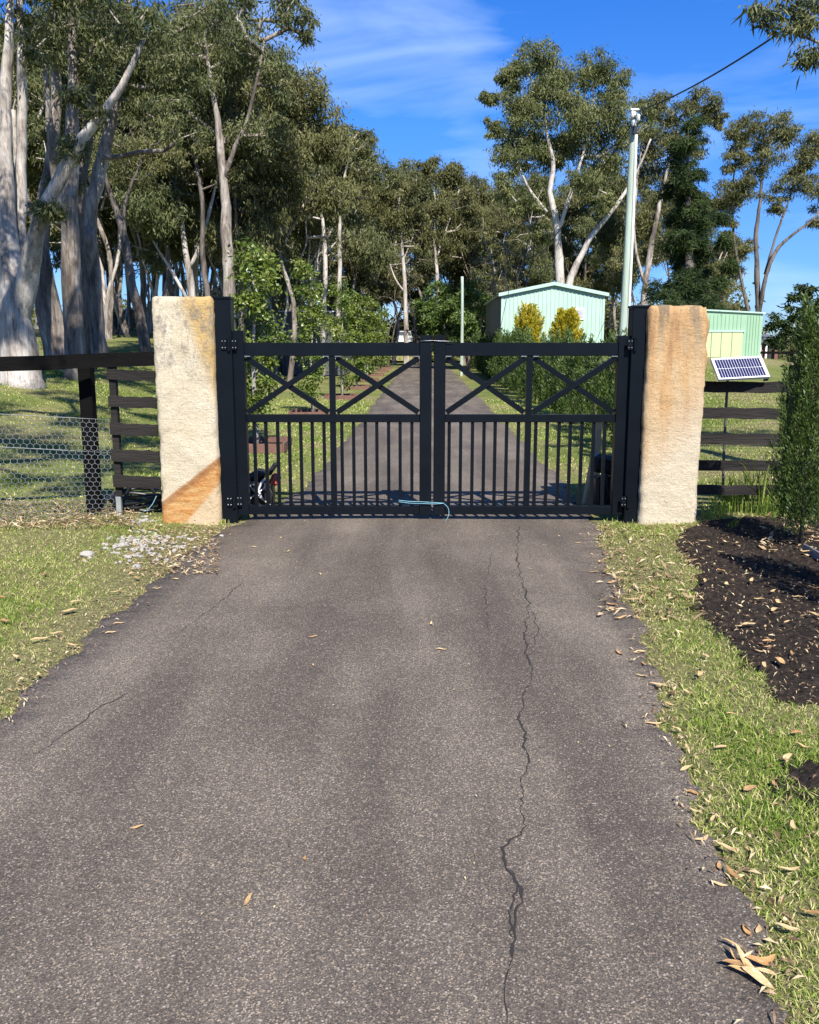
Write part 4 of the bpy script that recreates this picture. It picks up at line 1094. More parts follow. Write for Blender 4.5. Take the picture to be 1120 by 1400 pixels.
build_tree('gum_tree', 'added leaning tall gum left of the picture, its crown shading the grey trunks', 'tree', None, (-8.0, 8.4, 0.1),  # unseen tree, crown shaped to shade the grey trunks and clear the pale gum
           [np.array([(-8, 8.4, -.1, .28), (-7.9, 8.5, 2, .22), (-7.4, 8.9, 6, .18), (-6.3, 9.4, 10, .12), (-5.0, 10, 13, .05)])],
           [(-5.2, 9.8, 12, 1, 1, .8), (-4.6, 10.4, 13, 1, 1, .8), (-5.4, 10.8, 14, 1.1, 1.1, .8), (-4.0, 9.6, 12.6, .9, .9, .7), (-5.6, 9.2, 11, .8, .8, .6), (-4.4, 11, 14.6, 1, 1, .7)],
           BARK_G, LEAF_G, .16, .038, np.random.default_rng(46), per=110, dens=1.8, attach=.5)
free_gum('gum standing by the road outside the picture, shading the lawn', None, -9.5, -1.5, 14, 44, L=.2, W=.05, per=80, dens=1.0, nblob=12, bare=.45)

# far wood: a few kinds, each tree its own object
LABW = 'slender gum tree standing in the wood beyond the fence and gate'
GRW = 'gum trees of the far wood'
protos = []
for q in range(6):
    protos.append(free_gum(LABW, GRW, 0, 0, 16, 60 + q, bark=[BARK_W, BARK_G, BARK_D][q % 3], leafm=[LEAF_O, LEAF_G][q % 2], nblob=15 + q % 3 * 2, spread=[.15, .19, .17][q % 3], L=.30, W=.085, per=130, dens=.55, bare=[.36, .52, .3][q % 3], base=0.0, sig=.38))
far = []
def far_tree(px, D, ytop, j=None):
    x = (px - PX) / F * D * 1.0
    z = float(H(x, D))
    zt = EYE + (HZ - ytop) / F * D
    far.append((x, D, z, (zt - z) / 16.0, px))
rgf = np.random.default_rng(5)
for px, D, yt in [(-40, 30, 40), (-20, 42, 60), (40, 36, 60), (75, 50, 120), (120, 40, 70), (150, 52, 130), (172, 44, 110), (205, 38, 60), (222, 58, 160), (240, 47, 110), (258, 66, 170), (285, 52, 120), (300, 42, 70), (322, 60, 150), (340, 48, 100), (355, 40, 90), (372, 55, 130), (390, 46, 140), (352, 70, 200), (408, 60, 190), (310, 76, 200), (180, 70, 180), (140, 62, 150), (100, 64, 150), (60, 70, 150), (20, 55, 90), (380, 80, 230), (425, 72, 230),
                   (395, 36, 120), (228, 33, 80), (268, 36, 60), (160, 34, 50), (335, 34, 60),
                   (150, 45, 100), (187, 58, 140), (213, 50, 120), (232, 68, 170), (248, 40, 110), (276, 62, 150), (292, 70, 180), (318, 50, 120), (348, 58, 150), (365, 66, 190), (397, 70, 210), (166, 76, 190), (205, 80, 200), (270, 84, 210), (130, 54, 120), (415, 80, 220),
                   (475, 58, 205), (505, 66, 245), (420, 50, 200), (445, 66, 215), (522, 84, 262), (540, 75, 255), (578, 82, 240), (565, 92, 262), (612, 86, 245), (632, 74, 250), (655, 80, 270), (672, 70, 300), (690, 90, 290), (640, 96, 262), (500, 92, 270), (712, 84, 262), (730, 70, 250),
                   (700, 76, 320), (845, 72, 240), (800, 84, 250), (870, 80, 250), (910, 76, 260), (940, 88, 280), (965, 70, 270), (830, 62, 300), (975, 84, 320), (770, 90, 270), (480, 84, 260), (460, 95, 250)]:
    far_tree(px + rgf.uniform(-4, 4), D, yt)
for q, (x, D, z, s, px) in enumerate(far):
    pr = protos[q % 6]
    o = pr if q < 6 else copy_tree(pr)
    o.location = (x, D, z - .05)
    kindw = ['pale trunked', 'grey trunked', 'dark trunked'][q % 6 % 3]
    place = ('in the wood behind the massive pale gums' if px < 215 else 'in the wood behind the cream pillar' if px < 330 else 'in the wood above the grey shed and pear trees' if px < 480
             else 'in the far wood at the end of the driveway' if px < 670 else 'in the far wood behind the pale green shed')
    o['label'] = f'{kindw} slender gum {place}'
    sxy = s * rgf.uniform(.75, 1.1)
    o.scale = (sxy, sxy, s)
    o.rotation_euler = (rgf.normal(0, .045), rgf.normal(0, .045), rgf.uniform(0, 6.28))

def sapling(seed, bark):
    rg = np.random.default_rng(seed)
    T, B = [], []
    for st in range(int(rg.integers(2, 4))):
        a = rg.uniform(0, 6.28); ln = rg.uniform(.08, .3); h = rg.uniform(6, 9.5)
        P = []
        for f in np.linspace(0, 1, 7):
            P.append((math.cos(a) * ln * h * f ** 1.4 + rg.normal(0, .12) * (f > 0), math.sin(a) * ln * h * f ** 1.4 + rg.normal(0, .12) * (f > 0), -.1 + h * f, .085 * (1 - f * .85)))
        T.append(np.array(P))
        for q in range(4):
            f = rg.uniform(.5, 1.0); i_ = int(f * 6)
            B.append((P[i_][0] + rg.normal(0, .7), P[i_][1] + rg.normal(0, .7), P[i_][2] + rg.uniform(0, .8), .75, .75, .5))
    return build_tree('gum_sapling', 'x', 'tree', 'crooked young gums in the left wood', (0, 0, 0), T, B, bark, LEAF_O, .18, .045, rg, 22, .8, sig=.34, k=6, attach=.3, tip=.014, step=.7, maxsub=9)
saps = [sapling(500 + q, [BARK_W, BARK_D, BARK_G, BARK_W][q]) for q in range(4)]
spots = [(150, 34), (165, 42), (182, 36), (212, 44), (224, 36), (236, 52), (247, 40), (252, 60), (272, 46), (281, 38), (296, 56), (305, 44), (325, 38), (338, 54), (352, 46), (366, 60), (378, 42), (398, 52), (412, 62), (432, 54), (158, 60), (200, 62), (320, 66), (485, 60), (510, 70), (530, 64), (575, 70), (660, 64), (690, 60), (715, 58)]
for q, (px, D) in enumerate(spots):
    o = saps[q] if q < 4 else copy_tree(saps[q % 4])
    x = (px - PX) / F * D
    sc_ = rgf.uniform(.85, 1.45)
    o.location = (x, D, float(H(x, D)) - .03); o.scale = (sc_, sc_, sc_); o.rotation_euler = (0, 0, rgf.uniform(0, 6.28))
    where = 'behind the cream pillar' if px < 330 else 'above the grey shed and pear trees' if px < 480 else 'in the far wood at the end of the driveway' if px < 640 else 'beside the pale green shed'
    o['label'] = f"crooked young gum with {['white', 'dark', 'grey', 'pale'][q % 4]} stems {where}"
def wood_shrub(seed, lm):
    rg = np.random.default_rng(seed)
    root = thing('wood_shrub', (0, 0, 0), 'x', 'shrub', 'shrubs under the left wood')
    T = np.array([(rg.normal(0, .7), rg.normal(0, .7), abs(rg.normal(.9, .55))) for _ in range(26)])
    V, Fq, val = leaf_quads(T, 55, .3, .2, .07, .3, rg=rg)
    part('crown', V, Fq, lm, root, False, val)
    st = [sweep(np.array([(0, 0, -.1), tuple(t * .5), tuple(t)]), [.035, .02, .008], 6) for t in T[:8]]
    V, Fq = merge(st); part('trunk', V, Fq, BARK_D, root, True)
    return root
shr = [wood_shrub(520, LEAF_G), wood_shrub(521, LEAF_D), wood_shrub(522, LEAF_O)]
for q, (px, D) in enumerate([(142, 60), (160, 72), (176, 84), (214, 66), (230, 80), (246, 70), (262, 84), (284, 74), (300, 64), (322, 80), (340, 72), (362, 78), (384, 70), (402, 82), (120, 74), (90, 80), (425, 70), (448, 78), (495, 80), (515, 86)]):
    o = shr[q] if q < 3 else copy_tree(shr[q % 3])
    x = (px - PX) / F * D
    sc_ = rgf.uniform(.6, 1.1) if px < 345 else rgf.uniform(1.0, 2.2)
    o.location = (x, D, float(H(x, D)) - .03); o.scale = (sc_ * 1.2, sc_, sc_); o.rotation_euler = (0, 0, rgf.uniform(0, 6.28))
    where = 'behind the massive pale gums' if px < 215 else 'behind the cream pillar' if px < 330 else 'behind the grey shed' if px < 480 else 'left of the far driveway end'
    o['label'] = f"{['grey green', 'dark green', 'olive'][q % 3]} shrub under the trees {where}"

# shrubby understorey and far tree line that closes the horizon
def shrub_mass():
    T, cv = [], []
    rg = np.random.default_rng(77)
    for q in range(2300):
        px = rg.uniform(330, 1000)
        D = rg.uniform(88, 120)
        x = (px - PX) / F * D
        top = 3 + 5.5 * (0.5 + 0.5 * math.sin(px * .045) * math.sin(px * .013 + 1)) + rg.normal(0, .8)
        z = float(H(x, D)) + rg.uniform(.3, max(1.0, top))
        T.append((x, D, z))
    for q in range(260):
        px = rg.uniform(-60, 330); D = rg.uniform(95, 125); x = (px - PX) / F * D
        T.append((x, D, float(H(x, D)) + rg.uniform(.2, 2.6 + 1.6 * math.sin(px * .05))))
    for q in range(420):
        px = rg.uniform(985, 1500); D = rg.uniform(80, 120); x = (px - PX) / F * D
        T.append((x, D, float(H(x, D)) + rg.uniform(.2, 3.0 + 1.2 * math.sin(px * .07))))
    V, Fq, val = leaf_quads(np.array(T), 30, .8, .65, .3, .6, rg=rg)
    o = part('distant_wood', V, Fq, LEAF_O, None, False, val)
    tag(o, 'dark green far off wood closing the view behind the trunks', 'wood', kind='stuff')
shrub_mass()

# ------------------------------------------------------------------ pear trees in square edging
pears = [(352, 13.4, 345, 24), (429, 19.6, 368, 26), (469, 26, 392, 26), (489, 32.5, 405, 25), (503, 39, 412, 24), (513, 46, 418, 22), (521, 53, 424, 20), (527, 60, 430, 18)]
ords = ['first', 'second', 'third', 'fourth', 'fifth', 'sixth', 'seventh', 'eighth']
for q, (px, D, yt, wpx) in enumerate(pears):
    x = (px - PX) / F * D * 1.01
    z0 = float(H(x, D))
    sc = D / F
    zt = EYE + (HZ - yt) * sc
    rg = np.random.default_rng(100 + q)
    T = [np.array([(x, D, z0 - .1, .05), (x + .01, D, z0 + .5, .04), (x - .02, D, z0 + 1.2, .034), (x + .02, D, z0 + 2.0, .024), (x, D, zt - .2, .01)])]
    B = []
    zc0 = z0 + .62
    nb = 7
    for b_ in range(nb):
        f = b_ / (nb - 1)
        rr = (.18 + .34 * math.sin(math.pi * (.15 + .75 * (1 - f)))) * (1.0 if q else .95)
        B.append((x + rg.normal(0, .09), D + rg.normal(0, .09), zc0 + (zt - zc0 - .1) * f, rr, rr, .26))
    build_tree('pear_tree', f'young pear tree in square edging, {ords[q]} in the row counted from the gate', 'tree', 'pear trees along the driveway', (x, D, z0), T, B, BARK_P, LEAF_P,
               .085 if q < 3 else .12, .05 if q < 3 else .075, rg, per=[62, 56, 50, 40, 34, 28, 24, 22][q], dens=30, sig=.26, tip=.005, k=8, attach=.2, droop=.5, wob=.02, step=.3, maxsub=26)
    e = thing('tree_edging', (x, D, z0), f'square rust brown garden edging around the {ords[q]} pear tree from the gate', 'garden edging', 'edging frames under the pear trees')
    s_ = .5
    for (ax_, ay_, bx_, by_) in ((-s_, -s_, s_, -s_), (-s_, s_, s_, s_), (-s_, -s_ + .03, -s_, s_ - .03), (s_, -s_ + .03, s_, s_ - .03)):
        rail_obj('board', (x + ax_, D + ay_, z0 + .07), (x + bx_, D + by_, z0 + .07), .15, .04, RUST, e)
    part('mulch', [(x - s_ + .03, D - s_ + .03, z0 + .05), (x + s_ - .03, D - s_ + .03, z0 + .05), (x + s_ - .03, D + s_ - .03, z0 + .06), (x - s_ + .03, D + s_ - .03, z0 + .06)], [(0, 1, 2, 3)], MULCH, e)

# ------------------------------------------------------------------ conifers
def conifer(name, label, cat, group, loc, h, r, leafm, n, seed, L=.09, W=.02, z_low=.12, round_=.5, trunk_r=.03, nsp=60):
    rg = np.random.default_rng(seed)
    root = thing(name, loc, label, cat, group)
    o_ = np.array(loc)
    V, Fq = sweep(np.array([(0, 0, -.08), (0, 0, h * .5), (0, 0, h * .92)]) + o_, [trunk_r, trunk_r * .6, .006], 8)
    part('trunk', V, Fq, BARK_D, root, True)
    def prof(f):
        return r * (np.minimum(1, (f + .02) / .18) ** .6) * np.maximum(0, 1 - f) ** round_ 
    # spire sprays: each a small upward plume
    f = rg.random(nsp) ** 1.15
    a = rg.random(nsp) * 6.283
    rad = prof(f) * rg.uniform(.35, 1.05, nsp)
    C = np.c_[rad * np.cos(a), rad * np.sin(a), h * (z_low + (1 - z_low) * f)] + o_
    per = max(4, n // nsp)
    c = np.repeat(C, per, 0); m = len(c)
    t = rg.random(m)
    out = np.repeat(np.c_[np.cos(a), np.sin(a), np.zeros(nsp)], per, 0)
    pl = (h * .11 + r * .1)
    p = c + out * (t * .35 * r)[:, None] + np.c_[np.zeros((m, 2)), (t - .5) * 2 * pl] + rg.normal(0, 1, (m, 3)) * (r * .14 * (1.15 - t))[:, None]
    axv = out * .5 + np.array((0, 0, 1.0)) + rg.normal(0, .45, (m, 3))
    axv /= np.linalg.norm(axv, axis=1)[:, None]
    sd = np.cross(axv, rg.normal(0, 1, (m, 3))); sd /= np.linalg.norm(sd, axis=1)[:, None]
    l = L * rg.uniform(.6, 1.3, m)[:, None]; w = W * rg.uniform(.7, 1.3, m)[:, None]
    mid = p + axv * l * .5
    V = np.stack([p, mid + sd * w / 2, p + axv * l, mid - sd * w / 2], 1).reshape(-1, 3)
    val = .35 * np.repeat(rg.random(nsp), per) + .4 * rg.random(m) + .25 * t
    part('crown', V, np.arange(m * 4).reshape(-1, 4), leafm, root, False, val)
    return root
LABH = 'narrow green conifer in the row right of the driveway beyond the gate'
GRH = 'conifers in the row along the driveway'
hp = [conifer('hedge_conifer', LABH, 'conifer', GRH, (0, 0, 0), 2.2, .5, LEAF_C, 5200, 200 + q, L=.11, W=.028, nsp=80, round_=.75) for q in range(3)]
hy = [11.4, 13.6, 15.8, 17.8, 19.8, 21.8, 24, 26, 28.2, 30.4, 33, 35.5, 38, 41, 44, 47, 50, 53, 56, 60]
NTH = ['first', 'second', 'third', 'fourth', 'fifth', 'sixth', 'seventh', 'eighth', 'ninth', 'tenth', 'eleventh', 'twelfth', 'thirteenth', 'fourteenth', 'fifteenth', 'sixteenth', 'seventeenth', 'eighteenth', 'nineteenth', 'twentieth']
for q, D in enumerate(hy):
    o = hp[q] if q < 3 else copy_tree(hp[q % 3])
    o['label'] = f'narrow green conifer, {NTH[q]} from the gate in the row right of the driveway'
    x = 3.05 + .028 * D + rgf.normal(0, .05) - (0.0 if q else .05)
    s = rgf.uniform(.72, .86) + .004 * D * (D > 25)
    o.location = (x, D, float(H(x, D)))
    o.scale = (s * 1.05, s * 1.05, s)
    o.rotation_euler = (0, 0, rgf.uniform(0, 6))
for px, rr, top, lab in [(722, 18, 427, 'golden yellow rounded conifer in front of the shed wall'), (774, 16, 430, 'golden yellow conifer under the shed window')]:
    D = 36.5
    b = at(px, 471, D); z0 = float(H(b[0], D))
    hh = at(px, top, D)[2] - z0
    conifer('golden_conifer', lab, 'conifer', 'golden conifers at the shed', (b[0], D, z0), hh, rr * D / F * 1.2, LEAF_Y, 11000, 300 + px, L=.14, W=.045, z_low=.22, round_=.5, nsp=170)
c0 = g(1094, 752)
conifer('young_conifer', 'young green conifer with bare thin stem in the mulch beside the fence', 'conifer', None, (c0[0], c0[1], float(H(c0[0], c0[1]))), at(1100, 447, c0[1])[2], .30, LEAF_C, 24000, 401, L=.045, W=.009, z_low=.21, round_=.95, trunk_r=.02, nsp=150)
c1 = g(1225, 850)
conifer('young_conifer', 'young conifer in the mulch outside the picture', 'conifer', None, (c1[0], c1[1], float(H(c1[0], c1[1]))), 1.5, .34, LEAF_C, 7000, 402, L=.06, W=.012, z_low=.2, round_=.72, trunk_r=.02, nsp=100)
print('plants done')

# ------------------------------------------------------------------ buildings
def ribs(name, x0, x1, zlo, zhi_fn, y, n, mat, parent, w=.03, d=.02):
    ps = []
    for x in np.linspace(x0, x1, n + 2)[1:-1]:
        z1 = zhi_fn(x)
        V = np.array([(x - w, y, zlo), (x + w, y, zlo), (x + w, y, z1), (x - w, y, z1), (x - w * .4, y - d, zlo), (x + w * .4, y - d, zlo), (x + w * .4, y - d, z1), (x - w * .4, y - d, z1)])
        ps.append((V, np.array([(4, 5, 6, 7), (0, 4, 7, 3), (5, 1, 2, 6), (7, 6, 2, 3)])))
    V, Fq = merge(ps)
    return part(name, V, Fq, mat, parent)
# pale green gable shed
SD = 38.0
A_ = at(685, 470, SD); B_ = at(825, 470, SD)
zb = min(float(H(A_[0], SD)), A_[2]) - .2
ze = at(755, 402, SD)[2]; zr = at(755, 389.5, SD)[2]
x0, x1, xm = A_[0], B_[0], (A_[0] + B_[0]) / 2
ylen = 10.0
shift = .0205 * ylen * 1.0            # the shed follows the direction of the driveway
shed = thing('gable_shed', (xm, SD, zb), 'pale green steel gable shed with small white window', 'shed')
V = [(x0, SD, zb), (x1, SD, zb), (x1, SD, ze), (xm, SD, zr), (x0, SD, ze)]
bm = bmesh.new(); vs = [bm.verts.new(p) for p in V]; f_ = bm.faces.new(vs)
ex = bmesh.ops.extrude_face_region(bm, geom=[f_])
bmesh.ops.translate(bm, verts=[q for q in ex['geom'] if isinstance(q, bmesh.types.BMVert)], vec=(0, .08, 0))
bm_obj('front_wall', bm, SHED_G, shed)
ribs('wall_ribs', x0, x1, zb, lambda x: ze + (zr - ze) * (1 - abs(x - xm) / (xm - x0)) - .1, SD - .001, 24, SHED_G, shed, .035, .022)
for xx, nm in ((x0, 'side_wall'), (x1, 'side_wall')):
    s_ = shift
    V = [(xx, SD + .08, zb), (xx + s_, SD + ylen, zb), (xx + s_, SD + ylen, ze), (xx, SD + .08, ze)]
    V = V + [(p[0] + (.06 if xx == x0 else -.06), p[1], p[2]) for p in V]
    part(nm, V, [(0, 1, 2, 3), (7, 6, 5, 4), (0, 3, 7, 4), (1, 5, 6, 2), (3, 2, 6, 7), (0, 4, 5, 1)], SHED_SHADE if xx == x0 else SHED_G, shed)  # left wall has its shade put into the colour
part('back_wall', [(x0 + shift, SD + ylen, zb), (x1 + shift, SD + ylen, zb), (x1 + shift, SD + ylen, ze), (x0 + shift, SD + ylen, ze)], [(3, 2, 1, 0)], SHED_G, shed)
for sx in (-1, 1):
    ex_ = xm + sx * (xm - x0 + .14); zee = ze - .07 * 1
    V = []
    for yy, dx in ((SD - .12, 0), (SD + ylen + .1, shift)):
        V += [(xm + dx, yy, zr + .02), (ex_ + dx, yy, zee + .02), (ex_ + dx, yy, zee + .09), (xm + dx, yy, zr + .09)]
    part('roof', V, [(0, 1, 5, 4), (3, 7, 6, 2), (1, 2, 6, 5), (0, 3, 2, 1), (4, 5, 6, 7), (0, 4, 7, 3)], SHED_T, shed)
for sx in (-1, 1):
    V = []
    for yy in (SD - .16, SD - .121):
        V += [(xm, yy, zr - .02), (xm + sx * (xm - x0 + .15), yy, ze - .11), (xm + sx * (xm - x0 + .15), yy, ze + .04), (xm, yy, zr + .13)]
    part('barge_board', V, [(0, 1, 2, 3), (7, 6, 5, 4), (0, 4, 5, 1), (2, 6, 7, 3), (1, 5, 6, 2)], SHED_T, shed)
w0 = at(779, 437, SD); w1 = at(799, 421.5, SD)
win = box2('window', (w0[0], SD - .05, w0[2]), (w1[0], SD + .0, w1[2]), WHITE, shed)
wm = (w0[0] + w1[0]) / 2
for a, b in ((w0[0] + .04, wm - .02), (wm + .02, w1[0] - .04)):
    box2('pane', (a, SD - .056, w0[2] + .05), (b, SD - .0505, w1[2] - .05), M('blind_glass', (.5, .52, .55), (.35, .38, .42), 2, .15) if 'blind_glass' not in bpy.data.materials else bpy.data.materials['blind_glass'], win)
for xx in (x0 + .02, x1 - .06):
    box2('corner_flashing', (xx - .04, SD - .028, zb), (xx + .06, SD - .0235, ze - .06), SHED_T, shed)

# mint shed on the right
MD = 28.0
m0 = at(905, 480, MD); m1 = at(1040, 480, MD)
zt0 = at(1000, 426, MD)[2]; zt1 = at(1040, 429, MD)[2]
zbm = float(H(m1[0], MD)) - .15
ms = thing('mint_shed', ((m0[0] + m1[0]) / 2, MD, zbm), 'small mint green steel shed with pale lime doors behind the solar panel', 'shed')
part('walls', [(m0[0], MD, zbm), (m1[0], MD, zbm), (m1[0], MD, zt1), (m0[0], MD, zt0 + .1), (m0[0], MD + 3, zbm), (m1[0], MD + 3, zbm), (m1[0], MD + 3, zt1), (m0[0], MD + 3, zt0 + .1)],
     [(0, 1, 2, 3), (1, 5, 6, 2), (5, 4, 7, 6), (4, 0, 3, 7)], SHED_M, ms)
part('roof', [(m0[0] - .1, MD - .06, zt0 + .1), (m1[0] + .06, MD - .06, zt1), (m1[0] + .06, MD + 3.1, zt1), (m0[0] - .1, MD + 3.1, zt0 + .1),
              (m0[0] - .1, MD - .06, zt0 + .15), (m1[0] + .06, MD - .06, zt1 + .05), (m1[0] + .06, MD + 3.1, zt1 + .05), (m0[0] - .1, MD + 3.1, zt0 + .15)],
     [(3, 2, 1, 0), (4, 5, 6, 7), (0, 1, 5, 4), (1, 2, 6, 5), (2, 3, 7, 6), (3, 0, 4, 7)], SHED_T, ms)
dtop = at(990, 454, MD)[2]
ribs('wall_ribs', at(1017, 470, MD)[0], m1[0], zbm, lambda x: zt1 - .06, MD - .001, 5, SHED_M, ms, .03, .02)
ribs('wall_ribs', m0[0], at(1017, 470, MD)[0], dtop + .06, lambda x: zt1 - .04, MD - .001, 20, SHED_M, ms, .02, .015)
dxs = [at(p, 470, MD)[0] for p in (948, 972, 985.5, 1000, 1015)]
for a, b in zip(dxs[:-1], dxs[1:]):
    box2('door_panel', (a + .008, MD - .03, zbm + .05), (b - .008, MD - .003, dtop), SHED_Y, ms)
box2('door_head', (dxs[0], MD - .05, dtop + .004), (dxs[-1] + .04, MD - .003, dtop + .06), SHED_T, ms)
# grey shed behind the pear trees
GD = 46.0
q0 = at(372, 470, GD); q1 = at(470, 470, GD)
zg = float(H(q0[0], GD)) - .2
zt = at(375, 425.5, GD)[2]
gs = thing('grey_shed', ((q0[0] + q1[0]) / 2, GD, zg), 'low dark grey steel shed behind the pear trees', 'shed')
box2('walls', (q0[0], GD, zg), (q1[0], GD + 6, zt - .04), SHED_GREY, gs)
box2('roof', (q0[0] - .1, GD - .1, zt - .035), (q1[0] + .1, GD + 6.1, zt + .02), ROOFW, gs)
ribs('wall_ribs', q0[0], q1[0], zg, lambda x: zt - .06, GD - .002, 26, SHED_GREY, gs, .03, .02)
# white building left of it
WD = 56.0
q0 = at(308, 470, WD); q1 = at(352, 470, WD)
zw = float(H(q0[0], WD)) - .2
ws = thing('white_garage', ((q0[0] + q1[0]) / 2, WD, zw), 'white flat topped garage between the gate post and the first pear tree', 'building')
box2('walls', (q0[0], WD, zw), (q1[0], WD + 5, at(330, 436, WD)[2]), SHED_GREY, ws)
box2('fascia', (q0[0] - .2, WD - .3, at(330, 436, WD)[2] + .004), (q1[0] + .1, WD + 5.2, at(330, 417, WD)[2]), WHITE, ws)
# brick house far left
HD = 78.0
q0 = at(146, 450, HD); q1 = at(184, 450, HD); q2 = at(262, 450, HD)
zh = float(H(q1[0], HD)) - .3
hs = thing('brick_house', (q1[0], HD, zh), 'low orange brick house with pale roof seen between the gum trunks', 'house')
zE = at(146, 430, HD)[2]; zP = at(190, 421.5, HD)[2]
box2('wall', (at(181, 450, HD)[0], HD - .2, zh), (at(189, 450, HD)[0], HD + 9, zP - .3), BRICK, hs)
box2('rear_wall', (q0[0], HD + 1.8, zh), (at(181, 450, HD)[0], HD + 9, zE - .02), BRICK_D, hs)
box2('side_wing', (at(189, 450, HD)[0], HD + .3, zh), (q2[0], HD + 9, zE + .3), BRICK_D, hs)
V = []
for yy in (HD - .8, HD + 10):
    V += [(q0[0] - .5, yy, zE - .15), (at(191, 450, HD)[0], yy, zP - .1), (q2[0] + .5, yy, zE + .2), (q2[0] + .5, yy, zE + .4), (at(191, 450, HD)[0], yy, zP + .1), (q0[0] - .5, yy, zE + .05)]
part('roof', V, [(0, 1, 4, 5), (1, 2, 3, 4), (6, 11, 10, 7), (7, 10, 9, 8), (0, 6, 7, 1), (1, 7, 8, 2), (5, 4, 10, 11), (4, 3, 9, 10), (0, 5, 11, 6), (2, 8, 9, 3)], ROOFW, hs)
for p0_, p1_ in ((155, 162), (166, 173)):
    a = at(p0_, 436, HD + 1.78); b = at(p1_, 432, HD + 1.78)
    wv = box2('window', (a[0], HD + 1.74, zh + 1.0), (b[0], HD + 1.797, zh + 2.1), WHITE, hs)
    box2('pane', (a[0] + .06, HD + 1.73, zh + 1.06), (b[0] - .06, HD + 1.737, zh + 2.04), GLASS, wv)
box2('window', (at(193, 440, HD)[0], HD + .24, zh + 1), (at(202, 440, HD)[0], HD + .297, zh + 2.1), WHITE, hs)
# farm building at far right
FD = 62.0
q0 = at(1028, 470, FD); q1 = at(1068, 470, FD)
zf = float(H(q1[0], FD)) - .2
fb = thing('farm_building', ((q0[0] + q1[0]) / 2, FD, zf), 'low dark building with slate grey roof beyond the paddock', 'building')
zed = at(1045, 469, FD)[2]; ztp = at(1045, 458, FD)[2]
box2('wall', (q0[0], FD + .4, zf), (q1[0], FD + 6, zed), BRICK_D, fb)
V = []
for x_ in (q0[0] - .3, q1[0] + .3):
    V += [(x_, FD, zed - .05), (x_, FD + 3.2, ztp), (x_, FD + 6.4, zed - .05), (x_, FD, zed + .06), (x_, FD + 3.2, ztp + .12), (x_, FD + 6.4, zed + .06)]
part('roof', V, [(0, 6, 7, 1), (1, 7, 8, 2), (3, 4, 10, 9), (4, 5, 11, 10), (0, 3, 9, 6), (2, 8, 11, 5), (0, 1, 4, 3), (1, 2, 5, 4), (6, 9, 10, 7), (7, 10, 11, 8)], TILE, fb)
for p_ in (1041, 1049):
    a = at(p_, 475, FD)
    box2('veranda_post', (a[0] - .06, FD + .1, zf), (a[0] + .06, FD + .22, zed - .05), WHITE, fb)
box2('dark_opening', (at(1054, 475, FD)[0], FD + .33, zf), (at(1062, 475, FD)[0], FD + .396, zed - .3), DARKV, fb)  # near-black slab painted as the unlit inside of an opening
# rail fence across the paddock
pf = thing('distant_fence', (at(1075, 495, 46)[0], 46, 0), 'dark post and rail fence on the far edge of the paddock', 'fence')
for q in range(8):
    x = at(1030 + q * 26, 500, 46)[0]; z = float(H(x, 46))
    box2('post', (x - .06, 45.94, z - .1), (x + .06, 46.06, z + 1.15), FENCE_D, pf)
for dz_ in (.45, .95):
    xa_, xb_ = at(1030, 500, 46)[0], at(1212, 500, 46)[0]
    rail_obj('rail', (xa_, 45.92, float(H(xa_, 46)) + dz_), (xb_, 45.92, float(H(xb_, 46)) + dz_), .14, .04, FENCE_D, pf)
pl_post = g(719, 545)
pz = float(H(5.0, 32))
b = at(719, 500, 33)
box2('paddock_post', (b[0] - .1, 32.9, float(H(b[0], 33)) - .1), (b[0] + .1, 33.1, at(719, 491, 33)[2]), CONDUIT)
tag(bpy.data.objects['paddock_post'], 'grey timber post standing behind the conifer row in front of the shed', 'post')

# ------------------------------------------------------------------ power poles and wires
def power_pole(base, top, rb, rt, label, detail=True):
    base = np.array(base, float); top = np.array(top, float)
    root = thing('power_pole', base, label, 'power pole', 'timber power poles')
    n = 14
    t = np.linspace(0, 1, n)[:, None]
    P = base + (top - base) * t
    P[:, 0] += .03 * np.sin(t[:, 0] * 3.1)
    V, Fq = sweep(P, rb + (rt - rb) * t[:, 0], 14, .02)
    part('pole', V, Fq, POLE, root, True)
    if detail:
        off_ = np.array((.075, -.09, 0))
        V, Fq = sweep(P[1:-1] + off_ * np.linspace(1.25, .9, n - 2)[:, None], np.full(n - 2, .038), 8)
        part('conduit', V, Fq, CONDUIT, root, True)
        c = top.copy()
        bm = bmesh.new()
        bm_box(bm, c + (.01, 0, .02), (.23, .2, .06), .02)
        bm_box(bm, c + (-.02, -.13, -.12), (.22, .06, .05), .01)
        bm_obj('pole_cap', bm, CONDUIT, root)
        for (dx, dz_, r_) in ((-.07, -.12, .05), (.08, -.2, .055), (-.02, -.34, .06)):
            V, Fq = sweep(np.array([c + (dx, -.17, dz_ + .09), c + (dx, -.17, dz_ + .05), c + (dx, -.17, dz_), c + (dx, -.17, dz_ - .05), c + (dx, -.17, dz_ - .09)]), [.02, r_, r_ * .7, r_, .02], 10)
            part('insulator', V, Fq, PORC, root, True)
        box('fuse_box', c + (.0, -.19, -.5), (.1, .1, .2), BLACKP, root, .01)
    return root
PD = 22.0
pb = at(846, 560, PD); pt = at(866.5, 152, PD)
pbz = float(H(pb[0], PD))
power_pole((pb[0], PD, pbz - .3), pt, 0.135, .08, 'tall weathered pale green power pole behind the ochre pillar')
fp = at(631, 470, 46); ft = at(632, 378, 46)
power_pole((fp[0], 46, float(H(fp[0], 46)) - .3), ft, .1, .075, 'slim distant power pole in front of the bright green trees', False)
ro = at(1330, -150, 9.0)
power_pole((ro[0] + .3, 8.6, -.3), (ro[0] + .3, 8.6, ro[2] + .15), .15, .1, 'power pole carrying the wire outside the picture', True)
